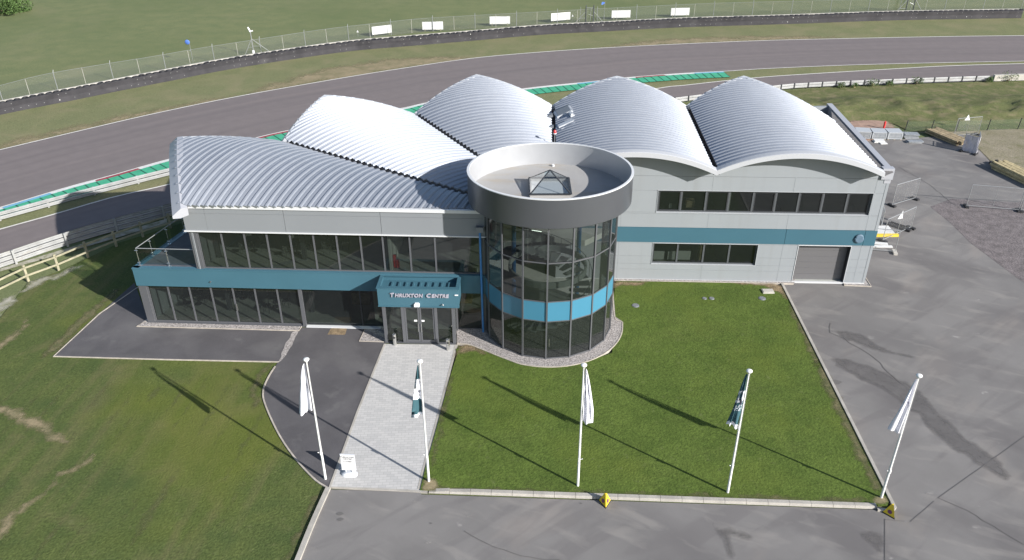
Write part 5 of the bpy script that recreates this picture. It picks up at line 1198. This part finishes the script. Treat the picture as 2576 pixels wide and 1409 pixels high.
# wrapped pallets
def crate(px, py, px2, py2, label):
    p, q = a2(px, py), a2(px2, py2); t = thing('wrapped_pallet', label, 'pallet', (*p, 0), math.atan2((q-p).y, (q-p).x), 'plastic wrapped pallets behind the building'); L = (q-p).length
    b = MB(); b.box(0, L, 0, 1.0, .1, .62); bm_ = b.build('load', m_wrap, t)
    b = MB(); 
    for x0, x1, z0, z1 in ((0, .06, .1, .62), (L-.06, L, .1, .62), (0, L, .57, .64), (0, L, .06, .12)): b.box(x0-.01, x1+.01, -.015, 1.015, z0, z1)
    b.build('edge_boards', m_panel2, t)
    b = MB(); 
    for x in (.02, L/2-.05, L-.12): b.box(x, x+.1, 0, 1, 0, .08)
    b.build('pallet_base', m_beam, t)
crate(2153, 349, 2189, 351, 'plastic wrapped pallet nearest the building, leftmost of three'); crate(2192.5, 351, 2228, 352.5, 'plastic wrapped pallet between two others, with the red post behind it'); crate(2232, 352, 2268, 352.5, 'plastic wrapped pallet at the right of three, beside the sheet stack')
def stack(px, py, w_, d_, k, label, m, th=.07, seed=1):
    p = a2(px, py); b = MB((*p, 0)); rr = random.Random(seed)
    for i in range(k):
        dx, dy, a = rr.uniform(-.1, .1), rr.uniform(-.08, .08), rr.uniform(-.12, .12); M = Matrix.Translation((p.x+dx, p.y+dy, i*th)) @ Matrix.Rotation(a, 4, 'Z'); b.box(-w_/2, w_/2, -d_/2, d_/2, .005, th-.006, M)
    tag(b.build('sheet_stack', m), label, 'stack of boards', 'board stacks behind the building')
stack(2211, 357, .8, .5, 2, 'jagged white boards lying low in front of the wrapped pallets', m_ins, seed=3); stack(2222, 362, .55, .3, 1, 'single white offcut in front of the jagged white boards', m_ins, seed=5)
stack(2290, 345, 1.15, .7, 4, 'white and grey sheet stack right of the wrapped pallets', m_wrap, .09, 7); stack(2298, 358, 1.2, .5, 2, 'flat grey sheets on the yard in front of the sheet stack', m_wrap, .09, 9)
p = a2(2223, 324); b = MB((*p, 0)); b.tube((*p, 0), (*p, .6), .09, 10); b.tube((*p, .6), (*p, .68), .05, 10); tag(b.build('marker_post', m_red), 'red post standing behind the wrapped pallets', 'post')
# timber
def timber(name, A, B, rows, cols_, w_, label, m, seed, ht=.12):
    A, B = Vector(A), Vector(B); t = thing(name, label, 'timber pile', (*A, 0), 0, 'timber piles at the yard edge'); u = (B-A).normalized(); n_ = Vector((-u.y, u.x)); rr = random.Random(seed)
    for k in range(rows):
        for j in range(cols_-(k % 2)):
            o = (j-(cols_-1)/2+(k % 2)*.5)*w_; s0, s1 = rr.uniform(-.25, .2), rr.uniform(-.2, .35); b = MB(t.location)
            b.bar((*(A+n_*(o+rr.uniform(-.03, .03))+u*s0), .08+k*ht), (*(B+n_*(o+rr.uniform(-.06, .06))+u*s1), .08+k*ht), w_*.82, ht*.9); b.build('beam', m, t)
timber('timber_pile', (35.3, 65.1), (36.4, 62.2), 3, 6, .2, 'brown sawn beams stacked loosely beside the wire fence', m_beam, 3, .13)
timber('timber_pile', (36.9, 57.4), (38.2, 53.0), 4, 9, .15, 'pale stacked timber with dark shaded side at the right edge of the yard', mat('pale timber', (.42, .35, .2), .85, var=.3, vscale=5), 5, .14)
b = MB((36.9, 62.4, 0)); b.lathe((36.95, 62.5, .0), [(0, .3), (.3, .3), (.34, .2), (.34, .06), (.3, 0)], 16); tag(b.build('cable_drum', m_black), 'black coil lying against the brown sawn beams', 'coil')
p = a2(2506, 413); b = MB((*p, 0)); b.lathe((*p, 0), [(0, .02), (.17, .0), (.2, .22), (.17, .3), (.1, .34), (0, .3)], 12); b.box(p.x-.5, p.x-.2, p.y-.12, p.y+.15, 0, .22); tag(b.build('black_bucket', m_black), 'black bucket and bag by the dry bank above the timber', 'bucket')
# bushes
def bush(name, c, r_, h, nleaf, label, cat, size=.12, stem=True, group=None):
    c = Vector(c); t = thing(name, label, cat, c, 0, group); rr = random.Random(int(c.x*13+c.y)); b = MB()
    lobes = [(Vector((rr.uniform(-.6, .6)*r_, rr.uniform(-.6, .6)*r_, h*rr.uniform(.3, .8))), r_*rr.uniform(.3, .55)) for _ in range(9)]
    for _ in range(nleaf):
        lc, lr_ = rr.choice(lobes); d = Vector((rr.gauss(0, 1), rr.gauss(0, 1), rr.gauss(0, 1))).normalized()*lr_*rr.uniform(.7, 1.08); q = lc+d
        if q.z < .02: q.z = rr.uniform(.02, .2)
        a = Vector((rr.gauss(0, 1), rr.gauss(0, 1), rr.gauss(0, 1))).normalized(); e = a.orthogonal().normalized(); f = a.cross(e); s_ = size*rr.uniform(.6, 1.4)
        b.add([q-e*s_*.5, q+f*s_*.3, q+e*s_*.5, q-f*s_*.3], [(0, 1, 2, 3)])
    b.build('foliage', m_leaf, t)
    if stem:
        b = MB()
        for k in range(6): b.tube((0, 0, -.05), (lobes[k][0].x*.7, lobes[k][0].y*.7, lobes[k][0].z*.8), .05, 6, .02)
        b.build('stem', m_beam, t)
bush('bush', (-67.5, 112.2, -.08), 3.0, 2.6, 5200, 'leafy green bush at the far top left corner of the field', 'bush', .22)
for k, (px, py, r_, l) in enumerate([(2115, 220, .5, 'weed clump'), (2195, 216, .7, 'weed clump'), (2235, 214, .5, 'weed clump'), (2305, 211, .6, 'weed clump'), (2488, 205, .5, 'weed clump'), (2533, 203, .9, 'weed clump'), (2150, 219, .4, 'weed clump')]):
    side_ = ['left of the others', 'second from the left', 'third from the left', 'in the middle of the barrier', 'near the right end of the barrier', 'largest, at the right end of the barrier', 'smallest, near the left of the barrier'][k]
    bush('weed_clump', (*a2(px, py), 0), r_, r_*.9, 300, 'green weeds growing through the steel barrier, '+side_, 'weeds', .10, True, 'weeds along the right steel barrier')
